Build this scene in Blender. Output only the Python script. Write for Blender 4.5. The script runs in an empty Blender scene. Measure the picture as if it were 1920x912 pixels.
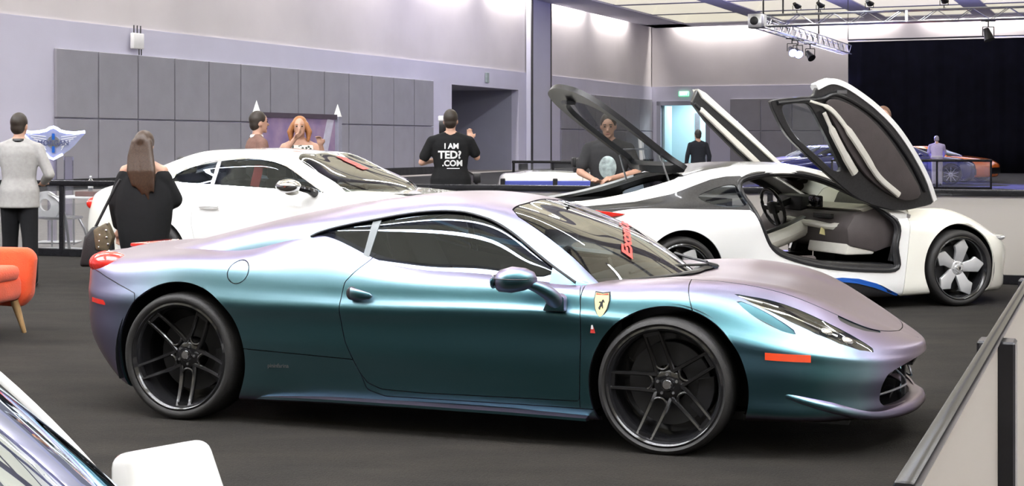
import bpy, bmesh, math, random
import numpy as np
from mathutils import Vector, Matrix
random.seed(7); np.random.seed(7)
SC = bpy.context.scene
COL = SC.collection
R = math.radians

# ------------------------------------------------------------------ camera, world, exposure
FPX, CAMH, PCX, HOR = 2800.0, 1.5, 960.0, 267.0      # focal length in pixels of the 1920x912 frame, eye height, centre, horizon
cam_data = bpy.data.cameras.new('camera'); cam = bpy.data.objects.new('camera', cam_data); COL.objects.link(cam)
cam.location = (0, 0, CAMH); cam.rotation_euler = (R(90), 0, 0)
cam_data.sensor_width = 36.0; cam_data.lens = 36.0 * FPX / 1920.0
cam_data.shift_y = -(456.0 - HOR) / 1920.0
cam_data.clip_end = 400
SC.camera = cam
SC.view_settings.view_transform = 'Standard'; SC.view_settings.look = 'None'
SC.view_settings.gamma = 1.0; SC.view_settings.use_curve_mapping = False
SC.view_settings.exposure = 0.0
world = bpy.data.worlds.new('world'); SC.world = world; world.use_nodes = True
world.node_tree.nodes['Background'].inputs[0].default_value = (0.55, 0.57, 0.66, 1)
world.node_tree.nodes['Background'].inputs[1].default_value = 0.05

def pix(px, py, Y):
    """a point seen at pixel (px,py) at distance Y in front of the photographer"""
    return Vector(((px - PCX) / FPX * Y, Y, CAMH - (py - HOR) / FPX * Y))

# the hall's own axes: A runs along the long side wall (away), B runs to the right across it
HA = Vector((0.388, 0.9217, 0)); HB = Vector((0.9217, -0.388, 0))
HALL_ROT = math.atan2(HB.y, HB.x)
def hall(b, a, z=0.0): return HB * b + HA * a + Vector((0, 0, z))
WALL_B = -30.9; WALL_A = 98.1; RIGHT_B = 32.0; NEAR_A = -26.0; CEIL = 9.3

# ------------------------------------------------------------------ materials
def nodes_of(name):
    m = bpy.data.materials.new(name); m.use_nodes = True
    nt = m.node_tree; return m, nt, nt.nodes['Principled BSDF']
def hexc(r, g, b):
    f = lambda c: ((c/255.0 + 0.055) / 1.055) ** 2.4 if c > 10 else c/255.0/12.92
    return (f(r), f(g), f(b), 1)
def mat(name, col, rough=0.5, metal=0.0, vary=0.12, scale=8.0, bump=0.0, bscale=60.0, coat=0.0, spec=0.5, emit=None, estr=0.0, sheen=0.0, stretch=None):
    m, nt, b = nodes_of(name)
    N, L = nt.nodes, nt.links
    tc = N.new('ShaderNodeTexCoord'); co = tc.outputs['Object']
    if stretch:
        mp = N.new('ShaderNodeMapping'); mp.inputs['Scale'].default_value = stretch; L.new(co, mp.inputs['Vector']); co = mp.outputs['Vector']
    nz = N.new('ShaderNodeTexNoise'); nz.inputs['Scale'].default_value = scale; nz.inputs['Detail'].default_value = 5
    L.new(co, nz.inputs['Vector'])
    rp = N.new('ShaderNodeValToRGB')
    rp.color_ramp.elements[0].position = 0.3; rp.color_ramp.elements[1].position = 0.7
    c = Vector(col[:3])
    rp.color_ramp.elements[0].color = (*(c * (1 - vary)), 1); rp.color_ramp.elements[1].color = (*[min(1, x) for x in c * (1 + vary)], 1)
    L.new(nz.outputs['Fac'], rp.inputs['Fac']); L.new(rp.outputs['Color'], b.inputs['Base Color'])
    b.inputs['Roughness'].default_value = rough; b.inputs['Metallic'].default_value = metal
    b.inputs['Coat Weight'].default_value = coat; b.inputs['Coat Roughness'].default_value = 0.05
    b.inputs['Specular IOR Level'].default_value = spec
    if sheen: b.inputs['Sheen Weight'].default_value = sheen
    if bump:
        n2 = N.new('ShaderNodeTexNoise'); n2.inputs['Scale'].default_value = bscale; n2.inputs['Detail'].default_value = 3
        L.new(co, n2.inputs['Vector'])
        bp = N.new('ShaderNodeBump'); bp.inputs['Strength'].default_value = bump; bp.inputs['Distance'].default_value = 0.02
        L.new(n2.outputs['Fac'], bp.inputs['Height']); L.new(bp.outputs['Normal'], b.inputs['Normal'])
    if emit:
        b.inputs['Emission Color'].default_value = emit; b.inputs['Emission Strength'].default_value = estr
    return m
def glow(name, col, strength):
    return mat(name, (0.8, 0.8, 0.8, 1), 0.5, vary=0.02, emit=col, estr=strength)
def glass(name, tint, refl=1.0, rough=0.0, dirt=0.0):
    """thin pane: tinted see-through with mirror reflection that grows towards grazing angles"""
    m = bpy.data.materials.new(name); m.use_nodes = True
    nt = m.node_tree; N, L = nt.nodes, nt.links; N.clear()
    out = N.new('ShaderNodeOutputMaterial'); tr = N.new('ShaderNodeBsdfTransparent'); gl = N.new('ShaderNodeBsdfGlossy')
    tc = N.new('ShaderNodeTexCoord'); nz = N.new('ShaderNodeTexNoise'); nz.inputs['Scale'].default_value = 3.0
    L.new(tc.outputs['Object'], nz.inputs['Vector'])
    rp = N.new('ShaderNodeValToRGB'); t = Vector(tint[:3])
    rp.color_ramp.elements[0].color = (*(t*0.96), 1); rp.color_ramp.elements[1].color = (*[min(1, x) for x in t*1.04], 1)
    L.new(nz.outputs['Fac'], rp.inputs['Fac']); L.new(rp.outputs['Color'], tr.inputs['Color'])
    gl.inputs['Roughness'].default_value = rough; gl.inputs['Color'].default_value = (refl, refl, refl, 1)
    fr = N.new('ShaderNodeFresnel'); fr.inputs['IOR'].default_value = 1.5
    mx = N.new('ShaderNodeMixShader')
    mm = N.new('ShaderNodeMath'); mm.operation = 'MULTIPLY'; mm.inputs[1].default_value = 1.6; mm.use_clamp = True
    L.new(fr.outputs['Fac'], mm.inputs[0]); L.new(mm.outputs[0], mx.inputs['Fac'])
    L.new(tr.outputs[0], mx.inputs[1]); L.new(gl.outputs[0], mx.inputs[2])
    last = mx
    if dirt:
        df = N.new('ShaderNodeBsdfDiffuse'); df.inputs['Color'].default_value = (0.4, 0.42, 0.46, 1)
        m2 = N.new('ShaderNodeMixShader'); m2.inputs['Fac'].default_value = dirt
        L.new(mx.outputs[0], m2.inputs[1]); L.new(df.outputs[0], m2.inputs[2]); last = m2
    L.new(last.outputs[0], out.inputs['Surface'])
    return m

# ------------------------------------------------------------------ objects
def link(o, parent=None):
    COL.objects.link(o)
    if parent: o.parent = parent
    return o
def thing(name, label, cat, loc=(0, 0, 0), rz=0.0, group=None):
    o = link(bpy.data.objects.new(name, None)); o.location = loc; o.rotation_euler = (0, 0, rz)
    o.empty_display_size = 0.2
    o['label'] = label; o['category'] = cat
    if group: o['group'] = group
    return o
def tag(o, label, cat, group=None):
    o['label'] = label; o['category'] = cat
    if group: o['group'] = group
    return o
def struct(o): o['kind'] = 'structure'; return o
def mk(name, vf, m, parent=None, smooth=True, sharp=35, loc=None, rot=None, label=None):
    v, f = vf
    me = bpy.data.meshes.new(name); me.from_pydata([tuple(map(float, p)) for p in v], [], [tuple(map(int, q)) for q in f]); me.update()
    if smooth:
        me.polygons.foreach_set('use_smooth', [True] * len(me.polygons))
        if sharp and sharp < 180: me.set_sharp_from_angle(angle=R(sharp))
    me.materials.append(m)
    o = link(bpy.data.objects.new(name, me), parent)
    if loc is not None: o.location = loc
    if rot is not None: o.rotation_euler = rot
    if label: o['label'] = label
    return o
def again(o, parent=None, loc=None, rot=None, scale=None):
    c = o.copy(); COL.objects.link(c); c.parent = parent
    if loc is not None: c.location = loc
    if rot is not None: c.rotation_euler = rot
    if scale is not None: c.scale = scale
    return c
def copy_tree(o, parent=None):
    kids = list(o.children)
    c = o.copy(); COL.objects.link(c); c.parent = parent
    for k in kids: copy_tree(k, c)
    return c

# ------------------------------------------------------------------ shape makers: all return (verts, faces)
def join(*vfs):
    V, F = [], []
    for v, f in vfs:
        n = len(V); V += [tuple(p) for p in v]; F += [tuple(i + n for i in q) for q in f]
    return V, F
def xf(vf, M): return [tuple(M @ Vector(p)) for p in vf[0]], vf[1]
def move(vf, x, y, z): return [(p[0]+x, p[1]+y, p[2]+z) for p in vf[0]], vf[1]
def box(x0, x1, y0, y1, z0, z1):
    return [(x0,y0,z0),(x1,y0,z0),(x1,y1,z0),(x0,y1,z0),(x0,y0,z1),(x1,y0,z1),(x1,y1,z1),(x0,y1,z1)], \
           [(0,3,2,1),(4,5,6,7),(0,1,5,4),(1,2,6,5),(2,3,7,6),(3,0,4,7)]
def rbox(x0, x1, y0, y1, z0, z1, r=0.02, seg=3):
    bm = bmesh.new(); v, f = box(x0, x1, y0, y1, z0, z1)
    vs = [bm.verts.new(p) for p in v]
    for q in f: bm.faces.new([vs[i] for i in q])
    bmesh.ops.bevel(bm, geom=list(bm.edges), offset=r, segments=seg, affect='EDGES', profile=0.5)
    bm.verts.index_update()
    out = [tuple(p.co) for p in bm.verts], [tuple(p.index for p in q.verts) for q in bm.faces]
    bm.free(); return out
def bevelled(vf, r, seg=2, ang=30):
    bm = bmesh.new(); vs = [bm.verts.new(p) for p in vf[0]]
    for q in vf[1]:
        try: bm.faces.new([vs[i] for i in q])
        except ValueError: pass
    bmesh.ops.recalc_face_normals(bm, faces=bm.faces)
    es = [e for e in bm.edges if len(e.link_faces) == 2 and e.calc_face_angle(0) > R(ang)]
    bmesh.ops.bevel(bm, geom=es, offset=r, segments=seg, affect='EDGES', profile=0.5, clamp_overlap=True)
    bm.verts.index_update()
    out = [tuple(p.co) for p in bm.verts], [tuple(p.index for p in q.verts) for q in bm.faces]
    bm.free(); return out
def prism(poly, t0, t1, axis='y'):
    """closed polygon extruded between t0 and t1 along an axis; poly gives the other two coordinates in order"""
    def P(a, b, t): return {'x': (t, a, b), 'y': (a, t, b), 'z': (a, b, t)}[axis]
    n = len(poly)
    V = [P(a, b, t0) for a, b in poly] + [P(a, b, t1) for a, b in poly]
    F = [tuple(range(n))[::-1], tuple(range(n, 2*n))] + [(i, (i+1) % n, n + (i+1) % n, n + i) for i in range(n)]
    return fixn((V, F))
def fixn(vf):
    bm = bmesh.new(); vs = [bm.verts.new(p) for p in vf[0]]
    for q in vf[1]:
        try: bm.faces.new([vs[i] for i in q])
        except ValueError: pass
    bmesh.ops.recalc_face_normals(bm, faces=bm.faces); bm.verts.index_update()
    out = [tuple(p.co) for p in bm.verts], [tuple(p.index for p in q.verts) for q in bm.faces]
    bm.free(); return out
def catmull(pts, n=6, closed=False):
    P = [Vector(p) for p in pts]; out = []
    m = len(P); rng = range(m if closed else m - 1)
    for i in rng:
        p0 = P[(i-1) % m] if closed or i > 0 else P[0]*2 - P[1]
        p1, p2 = P[i], P[(i+1) % m]
        p3 = P[(i+2) % m] if closed or i + 2 < m else P[-1]*2 - P[-2]
        for k in range(n):
            t = k / n
            out.append(0.5 * ((2*p1) + (p2-p0)*t + (2*p0-5*p1+4*p2-p3)*t*t + (3*p1-p0-3*p2+p3)*t**3))
    if not closed: out.append(P[-1].copy())
    return out
def tube(pts, rad, seg=10, flat=1.0, up=(0, 0, 1), cap=True, closed=False):
    P = [Vector(p) for p in pts]; n = len(P); V, F = [], []
    rad = rad if hasattr(rad, '__len__') else [rad] * n
    for i in range(n):
        a = P[i-1] if (i > 0 or closed) else P[i]; b = P[(i+1) % n] if (i < n-1 or closed) else P[i]
        d = (b - a).normalized(); u = Vector(up)
        if abs(d.dot(u)) > 0.95: u = Vector((1, 0, 0))
        s = d.cross(u).normalized(); w = s.cross(d)
        for k in range(seg):
            t = 2*math.pi*k/seg
            V.append(P[i] + s*(math.cos(t)*rad[i]) + w*(math.sin(t)*rad[i]*flat))
    m = n if closed else n - 1
    for i in range(m):
        for k in range(seg):
            j = (i+1) % n
            F.append((i*seg+k, i*seg+(k+1) % seg, j*seg+(k+1) % seg, j*seg+k))
    if cap and not closed:
        F.append(tuple(range(seg))[::-1]); F.append(tuple((n-1)*seg+k for k in range(seg)))
    return V, F
def bar(a, b, w, h=None, up=(0, 0, 1)):
    """straight bar of rectangular section"""
    h = h or w; a, b = Vector(a), Vector(b); d = (b-a).normalized(); u = Vector(up)
    if abs(d.dot(u)) > 0.95: u = Vector((0, 1, 0))
    s = d.cross(u).normalized()*w/2; t = s.cross(d).normalized()*h/2
    V = [p+i for p in (a, b) for i in (-s-t, s-t, s+t, -s+t)]
    return V, [(3,2,1,0),(4,5,6,7),(0,1,5,4),(1,2,6,5),(2,3,7,6),(3,0,4,7)]
def lathe(prof, seg=48, axis='y', a0=0.0, a1=2*math.pi, cap=False):
    """prof: (radius, position along axis)"""
    full = abs(a1-a0) > 6.28; n = len(prof); V, F = [], []
    m = seg if full else seg + 1
    for k in range(m):
        t = a0 + (a1-a0)*k/seg; c, s = math.cos(t), math.sin(t)
        for r, h in prof:
            V.append({'y': (r*c, h, r*s), 'z': (r*c, r*s, h), 'x': (h, r*c, r*s)}[axis])
    for k in range(seg):
        j = (k+1) % m
        for i in range(n-1): F.append((k*n+i, k*n+i+1, j*n+i+1, j*n+i))
    return V, F
def ellipsoid(c, r, seg=14, rings=8, M=None):
    V, F = [], []
    for i in range(rings+1):
        p = math.pi*i/rings
        for k in range(seg):
            t = 2*math.pi*k/seg
            v = Vector((r[0]*math.sin(p)*math.cos(t), r[1]*math.sin(p)*math.sin(t), r[2]*math.cos(p)))
            if M: v = M @ v
            V.append(v + Vector(c))
    for i in range(rings):
        for k in range(seg):
            F.append((i*seg+k, (i+1)*seg+k, (i+1)*seg+(k+1) % seg, i*seg+(k+1) % seg))
    return V, F
def loft(rings, cap=True, closed=True):
    n = len(rings[0]); V = [p for r in rings for p in r]; F = []
    for i in range(len(rings)-1):
        for k in range(n if closed else n-1):
            F.append((i*n+k, i*n+(k+1) % n, (i+1)*n+(k+1) % n, (i+1)*n+k))
    if cap: F.append(tuple(range(n))[::-1]); F.append(tuple((len(rings)-1)*n+k for k in range(n)))
    return V, F
_font = {}
def text_mesh(s, size=1.0, depth=0.0, bold=0.0):
    c = bpy.data.curves.new('lettering', 'FONT'); c.body = s; c.size = size; c.extrude = depth; c.offset = bold
    c.align_x = 'CENTER'; c.align_y = 'CENTER'; c.resolution_u = 3
    o = bpy.data.objects.new('lettering', c); COL.objects.link(o)
    dg = bpy.context.evaluated_depsgraph_get(); me = bpy.data.meshes.new_from_object(o.evaluated_get(dg))
    vf = [tuple(v.co) for v in me.vertices], [tuple(p.vertices) for p in me.polygons]
    bpy.data.objects.remove(o); bpy.data.curves.remove(c); bpy.data.meshes.remove(me)
    return vf

# ------------------------------------------------------------------ car body surfaces: a net of guide points, splined, then trimmed into panels
def spline(y, t, tn):
    """natural cubic spline through y[k] at t[k], along axis 0"""
    n = len(t); h = np.diff(t); A = np.zeros((n, n)); B = np.zeros((n,) + y.shape[1:])
    A[0, 0] = A[-1, -1] = 1
    for i in range(1, n-1):
        A[i, i-1] = h[i-1]; A[i, i] = 2*(h[i-1]+h[i]); A[i, i+1] = h[i]
        B[i] = 6*((y[i+1]-y[i])/h[i] - (y[i]-y[i-1])/h[i-1])
    M = np.linalg.solve(A, B.reshape(n, -1)).reshape(B.shape)
    k = np.clip(np.searchsorted(t, tn) - 1, 0, n-2)
    sh = (-1,) + (1,)*(y.ndim-1)
    hk = h[k].reshape(sh); a = ((t[k+1]-tn)/h[k]).reshape(sh); b = ((tn-t[k])/h[k]).reshape(sh)
    return a*y[k] + b*y[k+1] + ((a**3-a)*M[k] + (b**3-b)*M[k+1])*hk**2/6
class Surf:
    def __init__(s, V, N, F): s.V, s.N, s.F = V, N, F
    @property
    def x(s): return s.V[:, 0]
    @property
    def y(s): return s.V[:, 1]
    @property
    def z(s): return s.V[:, 2]
    def xz(s): return s.V[:, [0, 2]]
    def xw(s): return np.stack([s.V[:, 0], np.abs(s.V[:, 1])], 1)
    def xy(s): return s.V[:, [0, 1]]
    def yz(s): return s.V[:, [1, 2]]
    def compact(s):
        used = np.zeros(len(s.V), bool)
        for f in s.F: used[list(f)] = True
        idx = np.cumsum(used) - 1
        return Surf(s.V[used], s.N[used], [tuple(idx[i] for i in f) for f in s.F])
    def offset(s, d): return Surf(s.V + s.N*d, s.N, s.F)
    def merge(s, o):
        n = len(s.V); return Surf(np.vstack([s.V, o.V]), np.vstack([s.N, o.N]), s.F + [tuple(i+n for i in f) for f in o.F])
def grid_surface(tab, ns, nr, wrap0=True, wrap1=True):
    """tab[station][row] = (x, half width, z) of the right-hand side, last row on the centre line"""
    T = np.array(tab, float); S, Rr, _ = T.shape
    T[:, :, 1] *= -1
    mir = T[:, :-1][:, ::-1].copy(); mir[:, :, 1] *= -1
    G = np.concatenate([T, mir], 1)
    def gh(k):
        g = G[k].copy(); g[:Rr-1, 1] *= -1; g[Rr:, 1] *= -1; return g
    st = [G]; off = 0
    if wrap0: st = [gh(1)[None]] + st; off = 1
    if wrap1: st = st + [gh(S-2)[None]]
    E = np.concatenate(st, 0)
    d = np.linalg.norm(np.diff(E, axis=0), axis=2).mean(1); ts = np.concatenate([[0], np.cumsum(np.maximum(d, 1e-3))])
    dr = np.linalg.norm(np.diff(G, axis=1), axis=2).mean(0); tr = np.concatenate([[0], np.cumsum(np.maximum(dr, 1e-3))])
    sn = np.linspace(ts[off], ts[off+S-1], ns); rn = np.linspace(0, tr[-1], nr)
    A = spline(E, ts, sn); B = spline(np.swapaxes(A, 0, 1), tr, rn); P = np.swapaxes(B, 0, 1)
    if wrap0: P[0, :, 1] = 0 * P[0, :, 1] + P[0, :, 1]
    du = np.gradient(P, axis=0); dv = np.gradient(P, axis=1); Nn = np.cross(du, dv)
    ln = np.linalg.norm(Nn, axis=2, keepdims=True); Nn = Nn/np.maximum(ln, 1e-9)
    for e, i in ((0, 1), (-1, -2)):
        bad = ln[e, :, 0] < 1e-8; Nn[e][bad] = Nn[i][bad]
    flip = Nn[ns//2, nr//2, 2] < 0
    if flip: Nn = -Nn
    F = []
    for i in range(ns-1):
        for j in range(nr-1):
            a, b, c, e = i*nr+j, i*nr+j+1, (i+1)*nr+j+1, (i+1)*nr+j
            F.append((a, b, c, e) if flip else (a, e, c, b))
    return Surf(P.reshape(-1, 3), Nn.reshape(-1, 3), F)
def clip(S, d):
    """split a surface along d = 0: (part with d < 0, part with d > 0)"""
    neg, pos = [], []; inn = d <= 0
    V, N = [], []; n0 = len(S.V); cache = {}
    def cut(a, b):
        k = (a, b) if a < b else (b, a)
        if k not in cache:
            i, j = k; t = d[i]/(d[i]-d[j]) if d[i] != d[j] else 0.5
            cache[k] = n0 + len(V); V.append(S.V[i]*(1-t)+S.V[j]*t); N.append(S.N[i]*(1-t)+S.N[j]*t)
        return cache[k]
    for f in S.F:
        c = [inn[i] for i in f]
        if all(c): neg.append(f); continue
        if not any(c): pos.append(f); continue
        A, B = [], []
        for k in range(len(f)):
            i, j = f[k], f[(k+1) % len(f)]
            (A if inn[i] else B).append(i)
            if inn[i] != inn[j]:
                q = cut(i, j); A.append(q); B.append(q)
        if len(A) > 2: neg.append(tuple(A))
        if len(B) > 2: pos.append(tuple(B))
    VV = np.vstack([S.V, np.array(V).reshape(-1, 3)]); NN = np.vstack([S.N, np.array(N).reshape(-1, 3)])
    return Surf(VV, NN, neg).compact(), Surf(VV, NN, pos).compact()
def cutpanel(S, fn, gap=0.0022):
    """take the panel where fn < 0 out of S, leaving a shut line; returns (panel, rest)"""
    rest = clip(S, fn(S)-gap)[1]; pan = clip(S, fn(S)+gap)[0]
    return pan, rest
def sd_poly(p, poly):
    """signed distance of points p (n,2) to a closed polygon; negative inside"""
    p = np.asarray(p); poly = np.asarray(poly, float); d = np.full(len(p), 1e9); ins = np.zeros(len(p), bool)
    for a, b in zip(poly, np.roll(poly, -1, axis=0)):
        e = b-a; w = p-a; t = np.clip((w@e)/max(e@e, 1e-12), 0, 1)
        d = np.minimum(d, np.linalg.norm(w-t[:, None]*e, axis=1))
        c = (a[1] > p[:, 1]) != (b[1] > p[:, 1])
        with np.errstate(divide='ignore', invalid='ignore'):
            xi = a[0]+(p[:, 1]-a[1])*e[0]/(e[1] if abs(e[1]) > 1e-12 else 1e-12)
        ins ^= c & (p[:, 0] < xi)
    return np.where(ins, -d, d)
def smooth_poly(pts, n=5): return [(p.x, p.y) for p in catmull([(a, b, 0) for a, b in pts], n, True)]
def emit(S, name, m, parent, thick=0.012, label=None, smooth_only=False):
    """a trimmed surface becomes a mesh; its open edges get a folded return of the given depth"""
    V = list(S.V); F = [tuple(f) for f in S.F]; NN = list(S.N)
    if thick:
        cnt = {}
        for f in F:
            for k in range(len(f)):
                a, b = f[k], f[(k+1) % len(f)]; q = (a, b) if a < b else (b, a)
                cnt[q] = None if q in cnt else (a, b)
        mp = {}
        def dup(i):
            if i not in mp:
                mp[i] = len(V); V.append(S.V[i]); V.append(S.V[i]-S.N[i]*thick); NN.append(S.N[i]); NN.append(S.N[i])
            return mp[i]
        for q, e in list(cnt.items()):
            if e is None: continue
            a, b = e; i, j = dup(a), dup(b); F.append((j, i, i+1, j+1))
    return mk(name, (V, F), m, parent, True, None, label=label)
# ------------------------------------------------------------------ shared materials
def carpet(name, c0, c1, sc=26.0, bump=0.9):
    m, nt, b = nodes_of(name); N, L = nt.nodes, nt.links
    tc = N.new('ShaderNodeTexCoord')
    mp = N.new('ShaderNodeMapping'); mp.inputs['Rotation'].default_value = (0, 0, R(70)); mp.inputs['Scale'].default_value = (1.0, 3.0, 1.0)
    L.new(tc.outputs['Object'], mp.inputs['Vector'])
    n1 = N.new('ShaderNodeTexNoise'); n1.inputs['Scale'].default_value = 1.3; n1.inputs['Detail'].default_value = 6; L.new(mp.outputs[0], n1.inputs['Vector'])
    n2 = N.new('ShaderNodeTexNoise'); n2.inputs['Scale'].default_value = sc*4; n2.inputs['Detail'].default_value = 4; L.new(tc.outputs['Object'], n2.inputs['Vector'])
    mx = N.new('ShaderNodeMath'); mx.operation = 'MULTIPLY_ADD'; mx.inputs[1].default_value = 0.45; L.new(n2.outputs['Fac'], mx.inputs[0])
    ms = N.new('ShaderNodeMath'); ms.operation = 'MULTIPLY'; ms.inputs[1].default_value = 0.55; L.new(n1.outputs['Fac'], ms.inputs[0]); L.new(ms.outputs[0], mx.inputs[2])
    rp = N.new('ShaderNodeValToRGB'); rp.color_ramp.elements[0].position = 0.36; rp.color_ramp.elements[1].position = 0.64
    rp.color_ramp.elements[0].color = c0; rp.color_ramp.elements[1].color = c1
    L.new(mx.outputs[0], rp.inputs['Fac']); L.new(rp.outputs['Color'], b.inputs['Base Color'])
    b.inputs['Roughness'].default_value = 0.95; b.inputs['Specular IOR Level'].default_value = 0.15; b.inputs['Sheen Weight'].default_value = 0.05
    bp = N.new('ShaderNodeBump'); bp.inputs['Strength'].default_value = bump; bp.inputs['Distance'].default_value = 0.01
    L.new(n2.outputs['Fac'], bp.inputs['Height']); L.new(bp.outputs['Normal'], b.inputs['Normal'])
    return m
M = {}
M['booth_carpet'] = carpet('charcoal carpet', (0.0052, 0.0043, 0.0033, 1), (0.0225, 0.0187, 0.0145, 1))
M['aisle_carpet'] = carpet('beige aisle carpet', (0.26, 0.24, 0.235, 1), (0.36, 0.335, 0.32, 1), 30, 0.4)
M['far_carpet'] = carpet('black carpet', (0.012, 0.012, 0.014, 1), (0.03, 0.03, 0.034, 1))
M['wall_low'] = mat('lavender grey paint', (0.54, 0.53, 0.65, 1), 0.75, vary=0.04, scale=0.5, bump=0.05)
M['wall_high'] = mat('pale plaster', (0.62, 0.585, 0.60, 1), 0.8, vary=0.05, scale=0.4, bump=0.05)
M['acoustic'] = mat('grey acoustic felt', (0.27, 0.265, 0.305, 1), 0.9, vary=0.05, scale=1.5, bump=0.2, bscale=40)
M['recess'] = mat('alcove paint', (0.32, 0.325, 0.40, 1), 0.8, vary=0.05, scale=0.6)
M['ceil'] = mat('ceiling plaster', (0.52, 0.51, 0.58, 1), 0.85, vary=0.04, scale=0.4)
M['coffer'] = mat('coffer face with painted glow', (0.7, 0.66, 0.52, 1), 0.7, vary=0.05, scale=0.3, emit=(1.0, 0.94, 0.76, 1), estr=0.62)  # coffers are no lamps; emission stands in for hidden cove lights
M['strip'] = glow('linear lamp diffuser', (0.95, 0.96, 1.0, 1), 60.0)
M['lampbody'] = mat('lamp housing', (0.55, 0.55, 0.57, 1), 0.4, vary=0.03)
M['black'] = mat('black satin plastic', (0.012, 0.012, 0.014, 1), 0.35, vary=0.2)
M['blackgloss'] = mat('black gloss', (0.01, 0.01, 0.012, 1), 0.08, vary=0.2)
M['darkplastic'] = mat('dark grey plastic', (0.028, 0.028, 0.032, 1), 0.5, vary=0.2)
M['rubber'] = mat('tyre rubber', (0.022, 0.021, 0.021, 1), 0.62, vary=0.25, scale=5, bump=0.15, bscale=120)
M['chrome'] = mat('chrome', (0.85, 0.86, 0.88, 1), 0.06, 1.0, vary=0.02)
M['alu'] = mat('brushed aluminium', (0.62, 0.63, 0.66, 1), 0.28, 1.0, vary=0.06)
M['steel'] = mat('grey steel', (0.30, 0.30, 0.33, 1), 0.4, 0.8, vary=0.08)
M['white'] = mat('white plastic', (0.75, 0.75, 0.76, 1), 0.45, vary=0.03)
M['curtain'] = mat('black velour drape', (0.0028, 0.0028, 0.0065, 1), 0.95, vary=0.3, scale=2, spec=0.1)

# ------------------------------------------------------------------ hall shell
floor = struct(mk('floor', box(-70, 90, -50, 125, -0.3, 0), M['aisle_carpet'], smooth=False))
def hall_box(b0, b1, a0, a1, z0, z1):
    V = [hall(b, a, z) for z in (z0, z1) for b, a in ((b0, a0), (b1, a0), (b1, a1), (b0, a1))]
    return V, [(0,3,2,1),(4,5,6,7),(0,1,5,4),(1,2,6,5),(2,3,7,6),(3,0,4,7)]
def wall_ab(px):
    """distance along the long wall of what is seen on it at pixel column px"""
    d = Vector(((px-PCX)/FPX, 1, 0)); t = WALL_B / d.dot(HB); return (d*t).dot(HA)
def back_b(px):
    d = Vector(((px-PCX)/FPX, 1, 0)); t = WALL_A / d.dot(HA); return (d*t).dot(HB)
BAND = 5.3
o0, o1, oz = wall_ab(847), wall_ab(972), 4.32       # alcove opening
wl = struct(mk('wall_left', join(hall_box(WALL_B-0.4, WALL_B, NEAR_A, o0, 0, BAND), hall_box(WALL_B-0.4, WALL_B, o1, WALL_A+0.4, 0, BAND),
                                 hall_box(WALL_B-0.4, WALL_B, o0, o1, oz, BAND)), M['wall_low'], smooth=False))
mk('upper_wall', hall_box(WALL_B-0.4, WALL_B-0.06, NEAR_A, WALL_A+0.4, BAND, CEIL+1.2), M['wall_high'], wl, False)
mk('alcove', join(hall_box(WALL_B-5.4, WALL_B-5.2, o0-0.2, o1+0.2, 0, oz+.2), hall_box(WALL_B-5.2, WALL_B-0.4, o0-0.2, o0, 0, oz+.2),
                  hall_box(WALL_B-5.2, WALL_B-0.4, o1, o1+0.2, 0, oz+.2), hall_box(WALL_B-5.4, WALL_B-0.4, o0, o1, oz, oz+.2)), M['recess'], wl, False)
mk('alcove_door', join(hall_box(WALL_B-5.2, WALL_B-5.12, o0+0.3, o0+2.4, 0, 3.9)), M['steel'], wl, False)
for q in (0.25, 1.35, 2.4): mk('door_jamb', hall_box(WALL_B-5.2, WALL_B-5.0, o0+q, o0+q+0.12, 0, 4.0), M['alu'], wl, False)
# acoustic panels on the long wall
def wall_panels(edges, zs, make, parent):
    for i in range(len(edges)-1):
        for j in range(len(zs)-1):
            g = 0.025
            mk('acoustic_panel', make(edges[i]+g, edges[i+1]-g, zs[j]+g, zs[j+1]-g), M['acoustic'], parent, False)
la = [wall_ab(p) for p in (100, 810)]
ed = list(np.linspace(la[0], la[1], 14))
mkl = lambda a0, a1, z0, z1: bevelled(hall_box(WALL_B, WALL_B+0.10, a0, a1, z0, z1), 0.015, 1)
wall_panels(ed, (0.06, 2.25, 4.43), mkl, wl)
lb = list(np.linspace(wall_ab(1050), wall_ab(1221), 7))
wall_panels(lb, (0.06, 2.25, 4.43), mkl, wl)
c0, c1 = wall_ab(986), wall_ab(1023)
mk('pilaster', bevelled(hall_box(WALL_B, WALL_B+0.35, c0, c1, 0, CEIL+0.6), 0.03, 1), mat('pilaster paint', (0.52, 0.52, 0.63, 1), 0.7, vary=0.04, scale=.5), wl, False)
mk('pilaster_edge', hall_box(WALL_B+0.30, WALL_B+0.37, c0-0.02, c0+0.16, 0, CEIL+0.6), M['darkplastic'], wl, False)
mk('pilaster_edge', hall_box(WALL_B+0.30, WALL_B+0.37, c1-0.14, c1+0.02, 0, CEIL+0.6), M['darkplastic'], wl, False)
struct(mk('baseboard_left', join(hall_box(WALL_B, WALL_B+0.12, NEAR_A, o0, 0, 0.35), hall_box(WALL_B, WALL_B+0.12, o1, WALL_A, 0, 0.35)), M['far_carpet'], smooth=False))
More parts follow.
